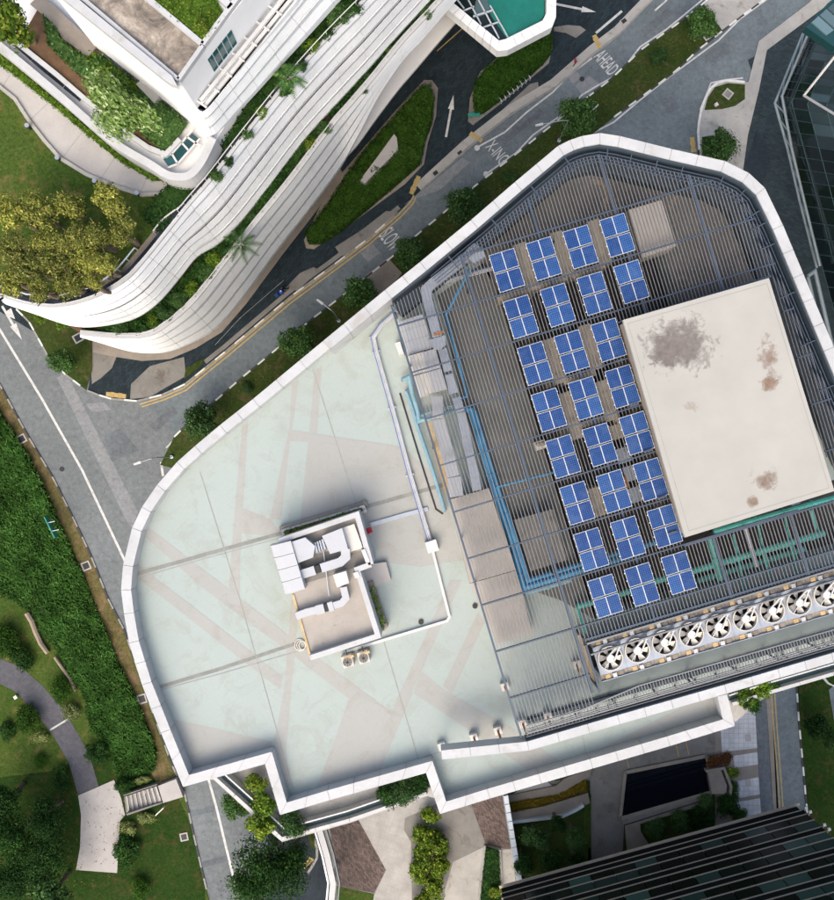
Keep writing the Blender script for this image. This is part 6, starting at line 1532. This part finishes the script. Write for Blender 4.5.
# struts and steel brackets along the fascia
for i, (x, y, l) in enumerate(((442, 747, 3), (474, 738, 8), (498, 731, 10), (523, 724, 12), (548, 717, 12), (505, 687, 3), (577, 665, 8))):
    c = W(x, y, ZR+.6); r = thing('steel_strut', (c.x, c.y, ZR), ordn[i]+' cream steel strut from left along the lower fascia' if i < 5 else ['cream strut at left trellis post', 'cream strut left of the fan row'][i-5], 'strut', 'cream struts by the fascia')
    MB().box((c.x, c.y, ZR), (.62, .62, .6), .3).build('base_block', M['cream'], r)
    q = W(x+l*.35, y+l, ZR+2.6); MB().tube([(c.x, c.y, ZR+.6), q], .1, 6).build('brace', M['rust'], r)
# ---------------------------------------------------------------- stair tower on the roof
sx = thing('roof_stair_house', W(330, 590, ZR), 'low white walled stair house with beige roof in the middle of deck', 'stair house')
zh = 38.6
slab('block', [(281, 543), (357, 517), (370, 564), (357, 568), (376, 634), (311, 655), (293, 595)], ZR, zh, M['stair_roof'], sx)
zp = 39.4
for pp, w in (([(279, 541), (357, 514.5), (371, 564.5)], .42), ([(371, 564.5), (357, 569.5), (378, 636), (310, 658)], .42)):
    MB().duct([W(x, y, zp) - Vector((0, 0, zp-ZR)) for x, y in pp], w, zp-ZR).build('parapet', M['white'], sx)
slab('tan_edge', [(292, 595), (294, 594.6), (311, 655), (309, 656)], ZR, zh+.1, M['tan'], sx)
slab('roof_hatch', [(342, 528), (354, 524), (363, 548), (350, 552)], zh, zh+.5, M['cream'], sx); slab('hatch_box', [(361, 550), (365, 549), (370, 562), (366, 563)], zh, zh+.9, M['fan_white'], sx); slab('hatch_box', [(353, 573), (358, 571.5), (360, 577), (355, 578.5)], zh, zh+.9, M['fan_white'], sx)
slab('lean_to_roof', [(357, 569), (372, 564), (386, 562), (391, 580), (377, 586), (364, 590)], ZR, ZR+.5, M['concrete_pale'], sx)
slab('dark_floor', [(296, 561), (310, 556), (330, 551), (350, 554), (364, 550), (368, 563), (330, 576), (306, 583)], zh+.01, zh+.03, M['concrete_grey'], sx)
st_ = thing('duct_set', W(300, 560, zh), 'large white ventilation duct and hood on the stair house', 'duct')
hz = 39.9
P = [(267, 547), (290.6, 540.7), (305, 589), (282, 596.6)]
a, b, c_, d_ = [W(x, y, hz) for x, y in P]
for k in range(4):
    t0, t1 = k/4+.004, (k+1)/4-.004
    p0, p1, p2, p3 = a.lerp(d_, t0), b.lerp(c_, t0), b.lerp(c_, t1), a.lerp(d_, t1)
    m0, m1 = p0.lerp(p1, .45), p3.lerp(p2, .45)
    mb = MB()
    vs = [(p.x, p.y, z) for p, z in ((p0, 37.2), (p0, 38.6), (p0.lerp(p1, .12), 39.4), (m0, 39.8), (p1, 39.9), (p1, 37.2))] + [(p.x, p.y, z) for p, z in ((p3, 37.2), (p3, 38.6), (p3.lerp(p2, .12), 39.4), (m1, 39.8), (p2, 39.9), (p2, 37.2))]
    mb.add(vs, [tuple(range(6)), tuple(reversed(range(6, 12)))]+[(i, (i+1) % 6, 6+(i+1) % 6, 6+i) for i in range(6)]); mb.build('hood_segment', M['duct_white'], st_)
slab('plenum', [(291, 542), (305, 537.5), (315, 546), (313, 557.5), (298, 563)], zh, 39.7, M['duct_white'], st_)
slab('coupling', [(314, 543), (323, 539), (326, 549), (316, 553)], zh+.2, 39.4, M['galv'], st_)
for t in (.25, .5, .75): ribbon('seam', [(314+9*t, 543-4*t), (316+10*t, 553-4*t)], 39.41, .07, M['gap'], st_)
slab('plenum', [(322, 536), (342, 528), (348, 549), (330, 554)], zh, 39.7, M['duct_white'], st_)
MB().duct([W(x, y, zh+.1) for x, y in [(346, 548), (346.5, 556), (341, 561), (322, 567)]], .72, .8).build('elbow_duct', M['duct_white'], st_)
MB().duct([W(x, y, zh+.12) for x, y in [(321, 567.3), (316.5, 568.8)]], .6, .7).build('flexible_joint', M['black'], st_)
MB().duct([W(x, y, zh+.1) for x, y in [(316, 569), (300, 574)]], .72, .8).build('elbow_duct', M['duct_white'], st_)
s2 = thing('duct_set', W(325, 605, zh), 'small white elbow duct on lower half of the stair house roof', 'duct')
slab('intake_box', [(333, 575), (346, 571), (349, 583), (337, 587.5)], zh, zh+1.2, M['cream'], s2)
MB().duct([W(x, y, zh+.1) for x, y in [(344, 586), (346.5, 597), (342, 602), (334, 604.5)]], .55, .65).build('elbow_duct', M['duct_white'], s2)
MB().duct([W(x, y, zh+.1) for x, y in [(334, 604.5), (329, 606)]], .75, .7).build('silencer', M['duct_white'], s2); MB().duct([W(x, y, zh+.12) for x, y in [(328.6, 606), (325.5, 607)]], .62, .6).build('flexible_joint', M['black'], s2)
MB().duct([W(x, y, zh+.1) for x, y in [(325, 607), (317, 609)]], .75, .7).build('silencer', M['duct_white'], s2); MB().duct([W(x, y, zh+.1) for x, y in [(317, 609), (308, 611), (297, 615)]], .6, .6).build('outlet_duct', M['duct_white'], s2)
pipe('thin_conduit', [(323, 548), (329, 596)], zh+.3, .05, 'steel', 'thin grey conduit across the stair house roof', legs=False)
# planters beside the stair house
pb = thing('roof_planter', W(322, 522, ZR), 'long white planter trough on the upper side of stair house', 'planter')
slab('outer_ledge', [(279, 527), (366, 500.5), (368, 505), (280, 531)], ZR, 36.6, M['concrete_warm'], pb); slab('trough', [(281, 530), (364, 505), (367, 512), (283, 538)], ZR, 37.2, M['white'], pb); slab('soil', [(284, 531), (362, 507.5), (363.5, 511), (285, 535)], 37.2, 37.23, M['soil'], pb)
hedge_mesh('planting', [(284, 531), (362, 507.5), (363.5, 511), (285, 535)], 37.2, .5, M['leaf_bright'], pb, dens=18, leaf=.3, core=False)
pb = thing('roof_planter', W(378, 608, ZR), 'narrow planter strip on the right side of stair house', 'planter')
slab('trough', [(367, 583), (373, 581), (388, 627), (383, 632)], ZR, 36.7, M['concrete_warm'], pb); hedge_mesh('planting', [(369, 590), (373, 588), (387, 627), (383, 630)], 36.7, .5, M['leaf_bright'], pb, dens=30, leaf=.3, core=False)
for i, (x, y, lb) in enumerate(((347.5, 661.5, 'left of the two small outdoor AC units below the stair house'), (363.5, 657.5, 'right of the two small outdoor AC units below the stair house'))):
    c = W(x, y, 37.0); r = thing('air_conditioner', (c.x, c.y, ZR), lb, 'air conditioner', 'small outdoor AC units')
    MB().box((c.x, c.y, ZR+.1), (.9, .95, .9), .29).build('casing', M['fan_cream'], r); MB().box((c.x+.1, c.y+.35, ZR+.1), (.85, .2, .95), .29).build('back_panel', M['tan'], r)
    MB().tube([(c.x, c.y-.05, 37.0), (c.x, c.y-.05, 37.06)], .39, 18).build('fan_grille', M['concrete_grey'], r); MB().tube([(c.x, c.y-.05, 37.06), (c.x, c.y-.05, 37.1)], .1, 10).build('hub', M['black'], r)
    for k in range(4):
        a = k*.785; MB().box((c.x, c.y-.05, 37.06), (.66, .03, .02), a).build('grille_bar', M['black'], r)
    MB().tube([(c.x, c.y+.4, 36.8), (c.x-.1, c.y+1.0, 37.4)], .05, 6).build('hose', M['black'], r); MB().box((c.x, c.y, ZR), (.8, .8, .1), .29).build('feet', M['black'], r)
tag(MB().tube([W(368, 528, 37), W(370, 533, 37)], .25, 8).build('red_reel', M['cloth_red']), 'small red hose reel on the right wall of stair house', 'hose reel')
hr = thing('coiled_hose', W(302, 645, ZR), 'pale coiled hose lying on deck left of stair house', 'hose')
c = W(300, 645, ZR+.1)
for k in range(3):
    MB().tube([(c.x+.1*k+(.45-.08*k)*math.cos(a*.5236), c.y+(.5-.07*k)*math.sin(a*.5236), ZR+.06+.05*k) for a in range(13)], .04, 6).build('coil', M['cream'], hr)
for x, y, lb in ((475, 606, 'small black drain on deck left of beige slab end'), (421, 622, 'small black drain inside the white trunking corner')):
    c = W(x, y, ZR+.05); tag(MB().tube([(c.x, c.y, ZR+.02), (c.x, c.y, ZR+.12)], .22, 12).build('roof_drain', M['black']), lb, 'drain')

# ---------------------------------------------------------------- people and the motorcycle
def figure(name, base, rot, joints, regions, label):
    """one continuous skinned body; joints: name -> (pos, radius, parent); regions: fn(local co) -> material index"""
    names = list(joints); me = bpy.data.meshes.new(name)
    me.from_pydata([joints[n][0] for n in names], [(names.index(joints[n][2]), names.index(n)) for n in names if joints[n][2]], [])
    o = bpy.data.objects.new(name, me); C.objects.link(o)
    sk_ = o.modifiers.new('skin', 'SKIN'); 
    for i, n in enumerate(names):
        v = me.skin_vertices[0].data[i]; r = joints[n][1]; v.radius = (r, r) if not isinstance(r, tuple) else r; v.use_root = (i == 0)
    sb = o.modifiers.new('sub', 'SUBSURF'); sb.levels = 1; sb.render_levels = 1
    bpy.context.view_layer.update()
    m2 = bpy.data.meshes.new_from_object(o.evaluated_get(bpy.context.evaluated_depsgraph_get())); bpy.data.objects.remove(o)
    m2.name = name; fnr, mats = regions
    m2.materials.clear()
    for m in mats: m2.materials.append(m)
    for p in m2.polygons: p.material_index = fnr(p.center); p.use_smooth = True
    o = bpy.data.objects.new(name, m2); C.objects.link(o); o.location = base; o.rotation_euler = (0, 0, rot)
    return tag(o, label, 'person')
def standing(step=.18):
    return {'pelvis': ((0, 0, .95), .15, None), 'waist': ((0, 0, 1.1), .14, 'pelvis'), 'chest': ((0, 0, 1.33), .17, 'waist'), 'neck': ((0, .02, 1.5), .06, 'chest'), 'headb': ((0, .03, 1.58), .085, 'neck'), 'head': ((0, .03, 1.70), .095, 'headb'),
            'shl': ((-.19, 0, 1.42), .07, 'chest'), 'ell': ((-.25, -.02, 1.14), .05, 'shl'), 'wrl': ((-.25, .12, .92), .035, 'ell'), 'hl': ((-.24, .16, .82), .04, 'wrl'), 'shr': ((.19, 0, 1.42), .07, 'chest'), 'elr': ((.25, -.04, 1.14), .05, 'shr'), 'wrr': ((.26, .04, .9), .035, 'elr'), 'hr': ((.26, .06, .8), .04, 'wrr'),
            'hpl': ((-.1, 0, .88), .1, 'pelvis'), 'knl': ((-.11, step, .5), .065, 'hpl'), 'anl': ((-.11, step*.9, .1), .045, 'knl'), 'tol': ((-.11, step*.9+.16, .04), .04, 'anl'), 'hpr': ((.1, 0, .88), .1, 'pelvis'), 'knr': ((.11, -step*.2, .5), .065, 'hpr'), 'anr': ((.11, -step*1.2, .12), .045, 'knr'), 'tor': ((.11, -step*1.2+.15, .05), .04, 'anr')}
def reg(top, legs):
    def f(c):
        if c.z > 1.64: return 3 if (c.y < .07 or c.z > 1.73) else 2
        if c.z > 1.5: return 2
        if c.z > .95 or (abs(c.x) > .2 and c.z > 1.05): return 0
        if abs(c.x) > .2: return 2
        return 1
    return f, [M[top], M[legs], M['skin'], M['hair']]
c = W(407.2, 72.5, 0); figure('person', (c.x, c.y, .015), .4, standing(), reg('cloth_dark', 'cloth_dark'), 'person in dark clothes walking on the driveway beside white building')
c = W(573.8, 64.8, 0); figure('person', (c.x, c.y, .03), -.9, standing(.22), reg('cloth_red', 'cloth_dark'), 'person in a red top walking on the pavement strip near AHEAD')
mc = W(282.5, 293.5, 0); th = math.radians(38)
bike = thing('motorcycle', (mc.x, mc.y, .012), 'blue motorcycle on the driveway beside double yellow lines', 'motorcycle')
fx = Vector((math.cos(th), math.sin(th), 0)); sxv = Vector((-fx.y, fx.x, 0))
def bl(x, y, z): return Vector((mc.x, mc.y, .012))+fx*x+sxv*y+Vector((0, 0, z))
for x in (-.68, .68):
    w_ = MB(); n = 18; ring = [bl(x+.3*math.cos(2*math.pi*k/n), 0, .3+.3*math.sin(2*math.pi*k/n)) for k in range(n)]
    vs = []; 
    for s_ in (-.055, .055):
        for rr_ in (1.0, .62):
            vs += [bl(x+.3*rr_*math.cos(2*math.pi*k/n), s_, .3+.3*rr_*math.sin(2*math.pi*k/n)) for k in range(n)]
    fs = []
    for k in range(n):
        k2 = (k+1) % n; fs += [(k, k2, n+k2, n+k), (2*n+k, 3*n+k, 3*n+k2, 2*n+k2), (k, 2*n+k, 2*n+k2, k2), (n+k, n+k2, 3*n+k2, 3*n+k)]
    w_.add(vs, fs); wh_ = w_.build('wheel', M['black'], bike); MB().tube([bl(x, -.05, .3), bl(x, .05, .3)], .19, 12).build('rim', M['steel'], wh_)
MB().tube([bl(-.62, 0, .72), bl(-.25, 0, .72), bl(.15, 0, .82), bl(.42, 0, .78)], [.13, .16, .19, .1], 10).build('body', M['cloth_navy'], bike)
MB().tube([bl(-.75, 0, .84), bl(-.45, 0, .84), bl(-.05, 0, .82)], [.1, .15, .12], 8).build('seat', M['black'], bike)
MB().tube([bl(.45, 0, .9), bl(.68, 0, .3)], .05, 6).build('fork', M['steel'], bike); MB().tube([bl(.3, -.36, 1.02), bl(.42, 0, .98), bl(.3, .36, 1.02)], .03, 6).build('handlebar', M['black'], bike)
MB().box(bl(-.72, 0, .86), (.42, .46, .4), th).build('delivery_box', M['cloth_navy'], bike); MB().box(bl(-.02, 0, .3), (.5, .22, .4), th).build('engine', M['black'], bike)
rider = {'pelvis': ((0, -.12, .98), .15, None), 'waist': ((0, -.04, 1.14), .14, 'pelvis'), 'chest': ((0, .08, 1.36), .18, 'waist'), 'neck': ((0, .15, 1.5), .07, 'chest'), 'headb': ((0, .19, 1.57), .11, 'neck'), 'head': ((0, .21, 1.70), .125, 'headb'),
         'shl': ((-.2, .1, 1.42), .075, 'chest'), 'ell': ((-.32, .26, 1.2), .055, 'shl'), 'wrl': ((-.33, .46, 1.08), .04, 'ell'), 'hl': ((-.33, .52, 1.06), .045, 'wrl'), 'shr': ((.2, .1, 1.42), .075, 'chest'), 'elr': ((.32, .26, 1.2), .055, 'shr'), 'wrr': ((.33, .46, 1.08), .04, 'elr'), 'hr': ((.33, .52, 1.06), .045, 'wrr'),
         'hpl': ((-.12, -.06, .93), .1, 'pelvis'), 'knl': ((-.2, .3, .8), .075, 'hpl'), 'anl': ((-.2, .12, .38), .05, 'knl'), 'tol': ((-.2, .28, .33), .045, 'anl'), 'hpr': ((.12, -.06, .93), .1, 'pelvis'), 'knr': ((.2, .3, .8), .075, 'hpr'), 'anr': ((.2, .12, .38), .05, 'knr'), 'tor': ((.2, .28, .33), .045, 'anr')}
def rreg(c):
    if c.z > 1.53 and abs(c.x) < .16: return 2
    if abs(c.x) > .24 and c.y > .36: return 3
    if c.z > 1.02: return 0
    return 1
rd = bl(-.12, 0, 0)
figure('person', (rd.x, rd.y, .012), th-math.pi/2, rider, (rreg, [M['cloth_blue'], M['cloth_dark'], M['helmet'], M['skin']]), 'rider in bright blue jacket and cream helmet on the motorcycle')
print('OBJECT COUNT', len(bpy.data.objects), 'louvres', n_l)
